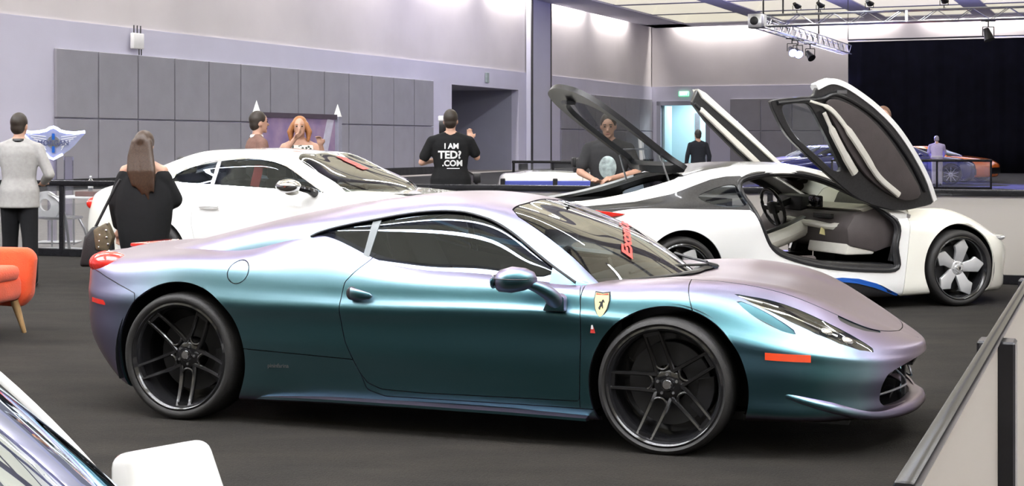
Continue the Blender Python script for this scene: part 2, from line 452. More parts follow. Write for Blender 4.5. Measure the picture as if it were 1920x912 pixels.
# far wall with the exit door
d0, d1, dz = back_b(1232), back_b(1331), 4.3
wb = struct(mk('wall_back', join(hall_box(WALL_B, d0, WALL_A, WALL_A+0.4, 0, BAND), hall_box(d1, RIGHT_B, WALL_A, WALL_A+0.4, 0, BAND),
                                 hall_box(d0, d1, WALL_A, WALL_A+0.4, dz, BAND)), M['wall_low'], smooth=False))
mk('upper_wall', hall_box(WALL_B, RIGHT_B, WALL_A+0.06, WALL_A+0.4, BAND, CEIL+1.2), M['wall_high'], wb, False)
bb = list(np.linspace(back_b(1369), back_b(1369)+10.5, 6))
mkb = lambda b0, b1, z0, z1: bevelled(hall_box(b0, b1, WALL_A-0.10, WALL_A, z0, z1), 0.015, 1)
wall_panels(bb, (0.06, 2.25, 4.43), mkb, wb)
M['foyer'] = mat('foyer plaster', (0.34, 0.50, 0.55, 1), 0.7, vary=0.06, scale=.4)
mk('foyer', join(hall_box(d0-2, d1+3, WALL_A+6, WALL_A+6.2, 0, 5), hall_box(d0-2.2, d0-2, WALL_A+.4, WALL_A+6.2, 0, 5), hall_box(d1+3, d1+3.2, WALL_A+.4, WALL_A+6.2, 0, 5),
                 hall_box(d0-2, d1+3, WALL_A+.4, WALL_A+6.2, 5, 5.2)), M['foyer'], wb, False)
door1 = struct(mk('door_1', join(hall_box(d0, d0+0.28, WALL_A-0.1, WALL_A+0.4, 0, dz), hall_box(d1-0.28, d1, WALL_A-0.1, WALL_A+0.4, 0, dz), hall_box(d0, d1, WALL_A-0.1, WALL_A+0.4, dz-0.28, dz)), M['recess'], smooth=False))
mk('door_leaf', hall_box(d0+0.3, d0+0.45, WALL_A+0.3, WALL_A+2.0, 0, dz-0.3), M['foyer'], door1, False)
for q in (1.0, 1.9): mk('foyer_window', hall_box(d0+q, d0+q+0.35, WALL_A+5.9, WALL_A+6.0, 0.4, 3.6), M['steel'], door1, False)
M['dark_wall'] = mat('darkened unseen wall', (0.06, 0.058, 0.075, 1), 0.9, vary=0.08, scale=.6)  # unseen walls darkened so the coupe's flanks reflect less light
struct(mk('wall_right', hall_box(RIGHT_B, RIGHT_B+0.4, NEAR_A, WALL_A, 0, CEIL+1.2), M['dark_wall'], smooth=False))
struct(mk('wall_near', hall_box(WALL_B, RIGHT_B, NEAR_A-0.4, NEAR_A, 0, CEIL+1.2), M['dark_wall'], smooth=False))
# ceiling: beams with coffers between them that glow in place of cove light
ceiling = struct(mk('ceiling', hall_box(WALL_B-0.4, RIGHT_B+0.4, NEAR_A-0.4, WALL_A+0.4, CEIL+1.25, CEIL+1.45), M['ceil'], smooth=False))
BS, AS = 6.5, 7.0
b_lines = [WALL_B+2.6 + BS*k for k in range(10)]; a_lines = [WALL_A-2.8 - AS*k for k in range(18)]
mk('soffit', join(hall_box(WALL_B+0.35, b_lines[0]+0.5, NEAR_A, WALL_A-0.35, CEIL, CEIL+1.2), hall_box(WALL_B+0.35, RIGHT_B, a_lines[0]-0.3, WALL_A-0.35, CEIL, CEIL+1.2)), M['ceil'], ceiling, False)
for b in b_lines[1:]: mk('beam', hall_box(b-0.65, b+0.65, NEAR_A, a_lines[0]-0.3, CEIL, CEIL+1.2), M['ceil'], ceiling, False)
for a in a_lines[1:]: mk('cross_beam', hall_box(b_lines[0]+.5, RIGHT_B, a-0.35, a+0.35, CEIL+0.05, CEIL+1.2), M['ceil'], ceiling, False)
w_, l_ = (BS-1.3)/2, (AS-0.7)/2
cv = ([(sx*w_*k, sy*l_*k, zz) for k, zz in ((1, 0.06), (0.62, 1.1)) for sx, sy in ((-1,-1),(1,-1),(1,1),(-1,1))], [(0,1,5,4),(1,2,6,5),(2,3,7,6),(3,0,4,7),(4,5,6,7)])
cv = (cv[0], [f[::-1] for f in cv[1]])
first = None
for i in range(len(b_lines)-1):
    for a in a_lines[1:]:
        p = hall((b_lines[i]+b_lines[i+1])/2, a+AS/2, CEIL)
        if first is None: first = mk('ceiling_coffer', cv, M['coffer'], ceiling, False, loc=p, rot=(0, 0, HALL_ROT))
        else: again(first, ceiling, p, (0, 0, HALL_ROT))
# wall-wash lamps hidden in the cove between soffit and wall
def area(name, loc, sx, sy, energy, col, rot):
    l = bpy.data.lights.new(name, 'AREA'); l.shape = 'RECTANGLE'; l.size = sx; l.size_y = sy; l.energy = energy; l.color = col
    o = link(bpy.data.objects.new(name, l)); o.location = loc; o.rotation_euler = rot; return o
WASH = (1.0, 0.95, 0.88)
for a in np.arange(24, 97, 8.2):
    area('cove_lamp', hall(WALL_B+0.24, a, CEIL+0.55), 0.22, 6.2, 450, WASH, (0, R(-4), HALL_ROT))
for b in np.arange(WALL_B+5, RIGHT_B-10, 8.2):
    area('cove_lamp', hall(b, WALL_A-0.24, CEIL+0.55), 6.2, 0.22, 450, WASH, (R(-4), 0, HALL_ROT))

# ------------------------------------------------------------------ booth: carpet slab and the lamps above it
BU = Vector((0.941, -0.338, 0)).normalized(); BV = Vector((0.338, 0.941, 0)).normalized(); BOOTH_ROT = math.atan2(BU.y, BU.x)
def booth(u, v, z=0.0): return BU*u + BV*v + Vector((0, 0, z))
RAIL_U = -0.05; RAIL_V = 16.45                       # side barrier at u, rear barrier at v
def booth_box(u0, u1, v0, v1, z0, z1):
    V = [booth(u, v, z) for z in (z0, z1) for u, v in ((u0, v0), (u1, v0), (u1, v1), (u0, v1))]
    return V, [(0,3,2,1),(4,5,6,7),(0,1,5,4),(1,2,6,5),(2,3,7,6),(3,0,4,7)]
struct(mk('floor_booth_carpet', booth_box(-22, RAIL_U+0.1, -6, RAIL_V+0.1, -0.02, 0.012), M['booth_carpet'], smooth=False))
struct(mk('floor_unseen_dark_slab', booth_box(-30, 30, -40, -8.5, -0.02, 0.012), M['far_carpet'], smooth=False))  # unseen dark floor added to darken reflections on the coupe's sides
struct(mk('floor_far_carpet', booth_box(-26, 60, 37, 120, -0.02, 0.012), M['far_carpet'], smooth=False))
LAMPZ = 8.9
def ceiling_strip(p, length, rz, wide=.15):
    h_ = mk('unseen_ceiling_lamp', bevelled(box(-length/2, length/2, -wide-.02, wide+.02, 0.03, 0.16), 0.02, 1), M['lampbody'], ceiling, False, loc=p, rot=(0, 0, rz))
    mk('diffuser', box(-length/2+.05, length/2-.05, -wide, wide, 0.0, 0.03), M['strip'], h_, False)
    for x in (-length*0.4, length*0.4): mk('suspension_wire', tube([(x, 0, 0.16), (x, 0, CEIL-LAMPZ+0.1)], 0.012, 6), M['steel'], h_)
for v, wd in ((-2.5, .06), (2.4, .09), (3.8, .11), (5.2, .10), (6.6, .10), (8.2, .07), (14.5, .07)):  # strips read from window reflections; rows over the door added for its highlight
    for u in (-17.0, -5.5, 6.0): ceiling_strip(booth(u, v, LAMPZ), 10.0, BOOTH_ROT, wd)
for a in (18, 28, 38, 48, 58, 68):                     # unseen lamp rows added to brighten the long wall and aisles
    for b in (-23.5, -10.0): ceiling_strip(hall(b, a, LAMPZ), 8.0, HALL_ROT + R(90), .11)
for a in (30, 45, 60): ceiling_strip(hall(8.0, a, LAMPZ), 8.0, HALL_ROT + R(90), .11)
area('foyer_lamp', hall((d0+d1)/2+.5, WALL_A+3.2, 4.9), 3.0, 3.0, 900, (.85, .97, 1.0), (0, 0, HALL_ROT))
# added lilac-blue lights without fixtures, tinting the ceiling beams from below
for b, a in ((-14, 76), (-6, 78), (-20, 62), (4, 72)): area('added_uplight', hall(b, a, 4.2), 2.0, 2.0, 1000, (.50, .48, 1.0), (R(180), 0, 0))
M['disc'] = mat('dark brake disc', (.05, .05, .052, 1), .45, .5, vary=.15)
# ------------------------------------------------------------------ wheels (shared by all cars): outer face looks along -y, centre at the origin
def tyre_mesh(r, rim, w):
    h = r - rim
    prof = [(rim-0.012, 0.035), (rim+0.004, 0.012), (rim+h*0.35, 0.0), (rim+h*0.72, 0.008), (r-0.006, 0.030), (r, 0.055),
            (r, w-0.055), (r-0.006, w-0.03), (rim+h*0.4, w), (rim-0.01, w-0.03)]
    grooves = []
    for rr, yy in prof: grooves.append((rr, yy))
    return lathe(grooves, 72)
def barrel_mesh(rim, w):
    prof = [(rim-0.012, 0.05), (rim+0.002, 0.020), (rim+0.004, 0.012), (rim-0.006, 0.008), (rim-0.016, 0.016), (rim-0.026, 0.045), (rim-0.034, 0.08), (rim-0.04, w-0.02), (0.06, w-0.02)]
    return lathe(prof, 72)
def spoke_twin(rim, hubr, sep0, sep1, width, hub_y, rim_y, th=0.028):
    """one blade of a twin spoke: list of (verts, faces) for the two blades, pointing along +z"""
    out = []
    for s in (-1, 1):
        rings = []
        n = 7
        for i in range(n):
            t = i/(n-1); r = hubr + (rim-0.012-hubr)*t
            x = s*(sep0 + (sep1-sep0)*t**1.2)
            y = hub_y + (rim_y-hub_y)*(t**1.6)
            w = width*(1.15-0.35*t); d = th*(1.2-0.3*t)
            rings.append([(x-w/2, y+0.006, r), (x-w*0.28, y, r), (x+w*0.28, y, r), (x+w/2, y+0.006, r), (x+w*0.35, y+d, r), (x-w*0.35, y+d, r)])
        out.append(fixn(loft(rings)))
    return out
def rot_y(a): return Matrix.Rotation(a, 4, 'Y')
def wheel(parent, loc, r, rim, w, style, mrim, mspoke, mirror=False, phase=0.0, hub_y=0.085, caliper=None):
    wl_ = mk('wheel', barrel_mesh(rim, w), mrim, parent, loc=loc, rot=(0, 0, math.pi if mirror else 0), sharp=50)
    mk('tire', tyre_mesh(r, rim, w), M['rubber'], wl_, sharp=60)
    n = 5
    if style == 'twin':
        blades = spoke_twin(rim, 0.055, 0.040, 0.036, 0.021, hub_y, 0.022)
        for k in range(n):
            for bl in blades: mk('spoke', xf(bl, rot_y(phase+2*math.pi*k/n)), mspoke, wl_, sharp=25)
            # web that joins the pair near the rim
            mk('spoke_bridge', xf(fixn(box(-0.034, 0.034, 0.034, 0.05, rim*0.86, rim*0.95)), rot_y(phase+2*math.pi*k/n)), mrim, wl_)
            mk('spoke_root', xf(tube(catmull([(-.040, hub_y+.004, .125), (-.030, hub_y+.004, .090), (0, hub_y+.002, .074), (.030, hub_y+.004, .090), (.040, hub_y+.004, .125)], 4), .009, 8, .9), rot_y(phase+2*math.pi*k/n)), mspoke, wl_)
    elif style == 'turbine':
        for k in range(n):
            pts = [(-0.040, 0.05), (-0.058, rim*0.52), (-0.085, rim*0.66), (-0.012, rim-0.012), (0.060, rim*0.72), (0.048, rim*0.42), (0.040, 0.05)]
            b = prism(pts, 0.030, 0.062, 'y'); b = ([(x, y + (1-zz/rim)*0.04, zz) for x, y, zz in b[0]], b[1])
            mk('spoke', xf(bevelled(b, 0.006, 2), rot_y(phase+2*math.pi*k/n)), mspoke, wl_, sharp=40)
    else:
        n = 10
        for k in range(n):
            bl = spoke_twin(rim, 0.05, 0.0, 0.0, 0.022, hub_y*0.7, 0.02)[0]
            mk('spoke', xf(bl, rot_y(phase+2*math.pi*k/n)), mspoke, wl_, sharp=25)
    mk('hub', lathe([(0.0, hub_y-0.012), (0.03, hub_y-0.012), (0.036, hub_y-0.004), (0.062, hub_y), (0.078, hub_y+0.012), (0.08, w*0.7)], 32), mspoke if style != 'twin' else mrim, wl_)
    mk('center_cap', lathe([(0.0, hub_y-0.02), (0.020, hub_y-0.019), (0.026, hub_y-0.010), (0.027, hub_y)], 24), M['chrome'], wl_)
    nuts = [move(lathe([(0.0, 0.0), (0.007, 0.0), (0.008, 0.012)], 8), 0.049*math.cos(phase+0.6+2*math.pi*k/5), hub_y-0.01, 0.049*math.sin(phase+0.6+2*math.pi*k/5)) for k in range(5)]
    for nn in nuts: mk('wheel_nut', nn, M['alu'], wl_)
    mk('brake_disc', lathe([(0.09, w*0.62), (rim*0.70, w*0.62), (rim*0.70, w*0.62+0.03), (0.09, w*0.62+0.03)], 48), M['disc'], wl_, sharp=30)
    if caliper:
        mk('brake_caliper', xf(bevelled(prism([(rim*0.50*math.cos(t), rim*0.50*math.sin(t)) for t in np.linspace(-0.5, 0.5, 7)] + [(rim*0.78*math.cos(t), rim*0.78*math.sin(t)) for t in np.linspace(0.5, -0.5, 7)], w*0.56, w*0.72, 'y'), 0.006), rot_y(0.3)), caliper, wl_)
    return wl_

# ------------------------------------------------------------------ hero: low colour-shifting sports coupe
def flip_paint(name):
    """satin colour-shift wrap: teal seen face on, blue then mauve towards grazing views"""
    m, nt, b = nodes_of(name); N, L = nt.nodes, nt.links
    lw = N.new('ShaderNodeLayerWeight'); lw.inputs['Blend'].default_value = 0.5
    tc = N.new('ShaderNodeTexCoord'); nz = N.new('ShaderNodeTexNoise'); nz.inputs['Scale'].default_value = 900; L.new(tc.outputs['Object'], nz.inputs['Vector'])
    ad = N.new('ShaderNodeMath'); ad.operation = 'MULTIPLY_ADD'; ad.inputs[1].default_value = 0.05; L.new(nz.outputs['Fac'], ad.inputs[0]); L.new(lw.outputs['Facing'], ad.inputs[2])
    rp = N.new('ShaderNodeValToRGB'); cr = rp.color_ramp
    stops = [(0.02, (0.045, 0.105, 0.145)), (0.12, (0.055, 0.155, 0.178)), (0.26, (0.21, 0.32, 0.385)), (0.42, (0.28, 0.285, 0.43)), (0.62, (0.27, 0.225, 0.35)), (0.80, (0.27, 0.21, 0.265)), (1.0, (0.27, 0.21, 0.25))]  # middle stops lightened to put the shoulder highlight into the colour
    cr.elements[0].position = stops[0][0]; cr.elements[0].color = (*stops[0][1], 1)
    cr.elements[1].position = stops[-1][0]; cr.elements[1].color = (*stops[-1][1], 1)
    for p, c in stops[1:-1]:
        e = cr.elements.new(p); e.color = (*c, 1)
    L.new(ad.outputs[0], rp.inputs['Fac']); L.new(rp.outputs['Color'], b.inputs['Base Color'])
    b.inputs['Metallic'].default_value = 1.0; b.inputs['Roughness'].default_value = 0.37; b.inputs['Coat Weight'].default_value = 0.4; b.inputs['Coat Roughness'].default_value = 0.3; b.inputs['Coat IOR'].default_value = 1.5; b.inputs['Specular IOR Level'].default_value = 0.5
    return m
M['flip'] = flip_paint('colour shifting satin wrap')
M['smoke_glass'] = glass('smoked window glass', (0.42, 0.46, 0.5), 1.0)
M['smoke_glass'].node_tree.nodes['Glossy BSDF'].inputs['Color'].default_value = (.78, .87, 1.0, 1)
M['clear_glass'] = glass('windscreen glass', (0.72, 0.78, 0.74), 1.0)
M['lens'] = glass('clear lamp lens', (0.92, 0.93, 0.88), 1.0)
M['red_lens'] = mat('red lamp lens', (0.62, 0.02, 0.015, 1), 0.12, vary=0.15, scale=40, coat=1.0, emit=(1, 0.05, 0.02, 1), estr=0.12)
M['amber'] = mat('orange red marker lens', (0.75, 0.07, 0.02, 1), 0.2, vary=0.1, coat=0.6, emit=(1, 0.1, 0.03, 1), estr=0.12)
M['rimblack'] = mat('gloss black wheel lacquer', (0.016, 0.016, 0.018, 1), 0.16, 0.2, vary=0.1, coat=0.6)
M['rimspoke'] = mat('black machined spoke', (0.085, 0.085, 0.09, 1), 0.2, 0.85, vary=0.1, coat=0.5)
M['pillar'] = mat('grey window pillar', (.14, .16, .17, 1), .35, vary=.1)
M['leather'] = mat('black leather', (0.016, 0.016, 0.018, 1), 0.5, vary=0.2, bump=0.2, bscale=150)
M['cream'] = mat('cream leather', (0.42, 0.40, 0.33, 1), 0.5, vary=0.08, bump=0.2, bscale=150)
M['redpaint'] = mat('red vinyl', (0.70, 0.06, 0.05, 1), 0.4, vary=0.06)
M['yellow'] = mat('yellow enamel', (0.74, 0.68, 0.34, 1), 0.25, vary=0.04, coat=.5)

hero_e = Vector((0.94101, -0.33838, 0)); hero = thing('sports_car', 'low two-seat sports coupe in colour-shifting teal to purple satin paint with black wheels', 'car', (-1.4721, 8.8780, 0.012), math.atan2(hero_e.y, hero_e.x))
def row(x, pts): return [(x, w, z) for w, z in pts]
TUB = [
 [(-.55,0,.20),(-.62,0,.20),(-.80,0,.33),(-.85,0,.50),(-.86,0,.68),(-.88,0,.815),(-.85,0,.843),(-.80,0,.864),(-.74,0,.878)],
 [(-.52,.38,.20),(-.60,.40,.20),(-.78,.41,.33),(-.83,.42,.50),(-.84,.42,.68),(-.85,.41,.812),(-.80,.36,.85),(-.72,.20,.875),(-.64,0,.890)],
 [(-.42,.62,.19),(-.50,.66,.19),(-.66,.70,.32),(-.71,.72,.48),(-.72,.72,.66),(-.72,.69,.80),(-.66,.58,.852),(-.56,.30,.885),(-.48,0,.898)],
 [(-.36,.78,.16),(-.40,.82,.16),(-.49,.85,.30),(-.52,.865,.47),(-.53,.865,.64),(-.53,.81,.79),(-.48,.67,.857),(-.40,.35,.890),(-.33,0,.902)],
 row(-.28,[(.85,.14),(.89,.15),(.92,.30),(.935,.46),(.94,.64),(.875,.805),(.715,.872),(.38,.897),(0,.905)]),
 row(0,[(.86,.13),(.90,.14),(.94,.30),(.96,.46),(.968,.66),(.905,.82),(.735,.89),(.40,.905),(0,.908)]),
 row(.35,[(.86,.12),(.905,.13),(.94,.28),(.955,.45),(.962,.645),(.90,.80),(.755,.905),(.40,.92),(0,.92)]),
 row(.70,[(.84,.12),(.885,.13),(.925,.28),(.942,.45),(.948,.642),(.893,.772),(.742,.968),(.40,1.04),(0,1.06)]),
 row(1.10,[(.83,.12),(.872,.13),(.910,.28),(.928,.45),(.936,.640),(.888,.748),(.795,.862),(.40,1.02),(0,1.06)]),
 row(1.60,[(.83,.13),(.866,.14),(.904,.28),(.921,.45),(.930,.650),(.885,.738),(.81,.815),(.40,.96),(0,1.0)]),
 row(2.10,[(.83,.13),(.868,.14),(.906,.28),(.922,.45),(.931,.648),(.889,.727),(.825,.783),(.40,.85),(0,.85)]),
 row(2.40,[(.84,.13),(.885,.14),(.918,.28),(.930,.45),(.938,.632),(.891,.724),(.775,.790),(.40,.785),(0,.775)]),
 row(2.70,[(.85,.14),(.91,.15),(.945,.28),(.955,.45),(.955,.61),(.885,.74),(.71,.815),(.36,.80),(0,.79)]),
 row(3.00,[(.85,.17),(.905,.19),(.935,.29),(.945,.43),(.935,.56),(.85,.685),(.68,.79),(.34,.78),(0,.775)]),
 row(3.25,[(.80,.17),(.86,.19),(.885,.28),(.895,.41),(.885,.515),(.80,.615),(.61,.725),(.31,.73),(0,.725)]),
 row(3.45,[(.68,.165),(.75,.185),(.775,.27),(.785,.385),(.775,.48),(.70,.56),(.505,.635),(.26,.65),(0,.65)]),
 [(3.56,.50,.16),(3.60,.57,.18),(3.62,.60,.26),(3.635,.61,.37),(3.635,.60,.45),(3.61,.545,.51),(3.585,.38,.572),(3.575,.19,.59),(3.57,0,.595)],
 [(3.66,.27,.16),(3.70,.30,.18),(3.72,.32,.26),(3.745,.33,.36),(3.75,.33,.435),(3.735,.30,.48),(3.69,.21,.527),(3.68,.10,.535),(3.675,0,.538)],
 [(3.69,0,.16),(3.74,0,.18),(3.76,0,.26),(3.79,0,.36),(3.80,0,.43),(3.795,0,.468),(3.775,0,.488),(3.765,0,.496),(3.76,0,.50)]]
DOME = [
 row(-.42,[(.60,.82),(.55,.84),(.50,.855),(.45,.868),(.38,.878),(.20,.885),(0,.887)]),
 row(0,[(.70,.85),(.68,.88),(.64,.925),(.585,.950),(.50,.967),(.25,.98),(0,.985)]),
 row(.35,[(.74,.86),(.72,.93),(.682,.985),(.63,1.022),(.52,1.048),(.26,1.062),(0,1.066)]),
 row(.70,[(.78,.90),(.740,.965),(.716,1.0),(.668,1.055),(.54,1.108),(.27,1.132),(0,1.138)]),
 row(1.05,[(.825,.82),(.792,.872),(.7174,.985),(.639,1.085),(.515,1.155),(.26,1.185),(0,1.194)]),
 row(1.40,[(.843,.77),(.803,.832),(.705,.98),(.59,1.128),(.48,1.182),(.25,1.207),(0,1.215)]),
 row(1.72,[(.848,.75),(.808,.812),(.717,.95),(.625,1.068),(.54,1.128),(.27,1.165),(0,1.178)]),
 [(1.95,.852,.74),(1.93,.815,.798),(1.92,.7675,.87),(1.915,.7067,.948),(1.92,.610,1.035),(1.975,.31,1.082),(1.99,0,1.095)],
 [(2.13,.855,.73),(2.12,.818,.787),(2.115,.796,.82),(2.10,.769,.855),(2.12,.69,.915),(2.26,.35,.955),(2.30,0,.965)],
 [(2.27,.815,.74),(2.27,.80,.762),(2.275,.79,.770),(2.28,.78,.777),(2.30,.755,.785),(2.50,.38,.79),(2.575,0,.79)],
 [(2.31,.81,.69),(2.32,.80,.70),(2.33,.79,.71),(2.34,.785,.72),(2.37,.765,.73),(2.58,.38,.735),(2.66,0,.735)]]
def crease(tab, k, x0, x1, depth=0.016, dz=0.05, up=0.03):
    """tighten row k into a soft edge between x0 and x1 by adding guide rows just below and above it"""
    out = []
    for st in tab:
        a, b, c = [Vector(st[i]) for i in (k-1, k, k+1)]
        f = 1.0 if x0 <= b.x <= x1 else max(0.0, 1-min(abs(b.x-x0), abs(b.x-x1))/0.9)
        lo = b.lerp(a, 0.3); lo.y -= depth*f
        hi = b.lerp(c, 0.3); hi.y -= 0.004*f
        out.append(st[:k] + [tuple(lo), tuple(b), tuple(hi)] + st[k+1:])
    return out
TUB = crease(TUB, 4, 1.0, 2.2, .003)
tub = grid_surface(TUB, 300, 150); dome = grid_surface(DOME, 190, 120, False, False)
FA, RA = (2.68, .315), (0.01, .34); FAR, RAR = .392, .402           # wheel arch centres and radii
arch = lambda S, c, r: np.hypot(S.x-c[0], S.z-c[1]) - r
outer = lambda S: 0.55 - np.abs(S.y)                                     # only the flanks
tub0 = tub
# wheel arches and cabin opening
tub = clip(tub, np.maximum(arch(tub, FA, FAR), outer(tub)))[1]
tub = clip(tub, np.maximum(arch(tub, RA, RAR), outer(tub)))[1]
CABIN = smooth_poly([(.50,.0),(.52,.40),(.62,.62),(.80,.69),(1.1,.74),(1.6,.76),(2.05,.77),(2.22,.72),(2.36,.48),(2.46,.2),(2.49,0),(2.46,-.2),(2.0,-.4),(1.0,-.4),(.55,-.2)], 4)
tub = clip(tub, np.maximum(sd_poly(tub.xw(), CABIN), 0.6-tub.z))[1]
core = clip(tub.offset(-0.016), np.maximum(sd_poly(tub.yz(), [(-.60,.18),(-.60,.45),(.60,.45),(.60,.18)]), 3.3-tub.x))[1]
emit(core, 'inner_shell', M['black'], hero, 0)
# front opening
GR = smooth_poly([(-.585,.30),(-.575,.36),(-.52,.392),(-.30,.42),(0,.432),(.30,.42),(.52,.392),(.575,.36),(.585,.30),(.56,.235),(.40,.215),(0,.205),(-.40,.215),(-.56,.235)], 4)
hole = lambda S: np.maximum(sd_poly(S.yz(), GR), 3.3-S.x)
tub = clip(tub, hole(tub))[1]
# headlights: long leaf on the fender top, traced in plan
HLP = [(2.965,.765),(3.02,.752),(3.13,.715),(3.25,.682),(3.36,.652),(3.45,.625),(3.53,.600),(3.60,.575),(3.605,.590),(3.545,.655),(3.46,.715),(3.36,.757),(3.24,.778),(3.10,.782),(3.0,.778)]
def side(S, s): return np.where(S.y*s > 0, -1.0, 1.0)
hl = lambda S: np.maximum(sd_poly(S.xw(), HLP), 0.45-S.z)
lamps = clip(tub, hl(tub)); tub = lamps[1]; lamps = lamps[0]
# pressed scoop beside each lamp: sinks towards the lamp
SCP = smooth_poly([(2.985,.799),(3.08,.793),(3.18,.797),(3.28,.808),(3.21,.834),(3.11,.840),(3.03,.825)], 4)
scoop, tub = clip(tub, np.maximum(sd_poly(tub.xw(), SCP), 0.5-tub.z))
scoop.V = scoop.V - scoop.N*(.020*np.clip((np.abs(scoop.y)-.788)/.05, 0.05, 1))[:, None]
for s in (-1, 1): emit(clip(scoop, -scoop.y*s)[0], 'lamp_scoop', M['flip'], hero, 0)
# bonnet
HOOD = smooth_poly([(2.40,.0),(2.42,.40),(2.50,.60),(2.66,.69),(3.0,.655),(3.25,.59),(3.42,.515),(3.535,.44),(3.61,.34),(3.665,.18),(3.68,0),(3.66,-.2),(3.3,-.4),(2.7,-.4),(2.45,-.2)], 4)
hood, tub = cutpanel(tub, lambda S: np.maximum(sd_poly(S.xw(), HOOD), 0.45-S.z))
# black nostril slots between lamp and bonnet
NOS = [(3.44,.552),(3.49,.535),(3.55,.48),(3.615,.372),(3.612,.345),(3.535,.443),(3.42,.518)]
slot, tub = clip(tub, np.maximum(sd_poly(tub.xw(), NOS), 0.45-tub.z))
for s in (-1, 1): emit(clip(slot.offset(-.005), -slot.y*s)[0], 'nose_slot', M['black'], hero, 0)
emit(hood, 'hood', M['flip'], hero, 0.012)
# doors
DOORP = [(.985,.87),(1.063,.873),(1.0,.81),(.964,.763),(.958,.69),(.959,.624),(.97,.54),(.988,.465),(1.031,.37),(1.065,.305),(1.105,.255),(1.182,.226),(1.40,.218),(2.238,.226),(2.248,.43),(2.252,.63),(2.235,.74),(2.205,.83),(2.0,.92),(1.2,.95)]
DOORP = [(1.075,.90)] + DOORP[1:]
for s, nm in ((-1, 'near'), (1, 'far')):
    d, tub = cutpanel(tub, lambda S: np.maximum(sd_poly(S.xz(), DOORP), 0.6 - S.y*s))
    o = emit(d, 'door', M['flip'], hero, 0.012)
    if s < 0: hero_door = o
    else: hero_door_far = o
# rear and front bumpers, skirts, then the fenders that are left
RB = [(-1.2,0),(-1.2,.70),(-.80,.80),(-.60,.765),(-.27,.668),(-.20,.0)]
rbump, tub = cutpanel(tub, lambda S: np.where(S.x < 0.1, sd_poly(S.xz(), RB), 1.0))
emit(rbump, 'rear_bumper', M['flip'], hero)
SK = [(.30,.0),(.30,.41),(.40,.403),(1.04,.373),(1.10,.22),(1.2,.19),(2.35,.19),(2.35,.0)]
for s in (-1, 1):
    sk, tub = cutpanel(tub, lambda S: np.maximum(sd_poly(S.xz(), SK), 0.45 - S.y*s))
    emit(sk, 'side_skirt', M['flip'], hero)
    if s < 0: sk0 = sk
fb, tub = cutpanel(tub, lambda S: 2.785 + (S.z-.72)*-0.4 - S.x)
emit(fb, 'front_bumper', M['flip'], hero)
for s in (-1, 1):
    ff, tub = cutpanel(tub, lambda S: np.maximum(2.24 - S.x, -0.02 - S.y*s))
    emit(ff, 'front_fender', M['flip'], hero)
    if s < 0: ff0 = ff
cap_c = (.345, .800); 
fuel, tub = cutpanel(tub, lambda S: np.maximum(np.hypot(S.x-cap_c[0], S.z-cap_c[1])-.060, S.y+0.6), 0.0025)
emit(fuel, 'fuel_cap', M['flip'], hero, 0.01)
emit(tub, 'rear_body', M['flip'], hero)
# greenhouse
WSP = [(1.742,0),(1.742,.30),(1.748,.50),(1.80,.555),(1.90,.592),(2.00,.630),(2.146,.688),(2.22,.722),(2.30,.752),(2.75,.752),(2.75,-.1),(1.742,-.1)]
ws, dome = cutpanel(dome, lambda S: np.maximum(sd_poly(S.xw(), WSP), 0.6-S.z), 0.004)
SWP = smooth_poly([(.677,.986),(.815,1.034),(1.029,1.079),(1.15,1.103),(1.272,1.121),(1.40,1.128),(1.52,1.123),(1.625,1.102),(1.747,1.054),(1.918,.952),(2.04,.878),(2.16,.810)], 4)
SWP = [p for p in SWP if p[0] < 2.2][:45] + [(2.16,.70),(1.0,.70),(.90,.90)]
SWP = [(.677,.986),(.74,1.012),(.815,1.034),(.92,1.058),(1.029,1.079),(1.15,1.103),(1.272,1.120),(1.36,1.127),(1.43,1.128),(1.52,1.122),(1.625,1.100),(1.69,1.078),(1.747,1.053),(1.83,1.008),(1.918,.952),(2.04,.878),(2.19,.795),(2.2,.70),(1.0,.70),(1.0,.86),(.907,.905),(.80,.945)]
wins = {}
for s in (-1, 1):
    g, dome = cutpanel(dome, lambda S: np.maximum(sd_poly(S.xz(), SWP), 0.3 - S.y*s), 0.0005)
    wins[s] = g
roof, rest = clip(dome, -dome.z+0.70)
RGP = smooth_poly([(-.30,0),(-.28,.30),(-.10,.40),(.30,.42),(.60,.40),(.66,.2),(.67,0),(.6,-.3),(-.2,-.3)], 4)
rg, roof = cutpanel(roof, lambda S: np.maximum(sd_poly(S.xw(), RGP), .8-S.z), 0.003)
emit(roof, 'roof', M['flip'], hero, 0.02)
emit(rg, 'engine_cover_glass', M['smoke_glass'], hero, 0)
emit(ws.offset(-0.003), 'windshield', M['clear_glass'], hero, 0)
for s in (-1, 1):
    g = wins[s].offset(-0.010); dr = hero_door if s < 0 else hero_door_far
    q, rest = clip(g, g.x-1.015)
    emit(q, 'quarter_window', M['smoke_glass'], hero, 0)
    pil, rest = clip(rest, rest.x-1.055-(rest.z-1.0)*0.06)
    emit(pil.offset(0.004), 'window_pillar', M['pillar'], hero, 0.01)
    tri, pane = clip(rest, 2.055-rest.x)
    emit(tri.offset(0.008), 'mirror_triangle', M['flip'], dr, 0.01)
    emit(pane, 'side_window', M['smoke_glass'], dr, 0)
    # black rubber that frames the glass
    edge = [(x, z) for x, z in SWP[:17]]
    def on_dome(x, z):
        k = np.argmin(np.hypot(wins[s].x-x, wins[s].z-z)); return Vector(wins[s].V[k])
    pts = [on_dome(x, z) for x, z in edge]
    mk('window_seal', tube(catmull(pts, 3), 0.007, 6), M['black'], hero)
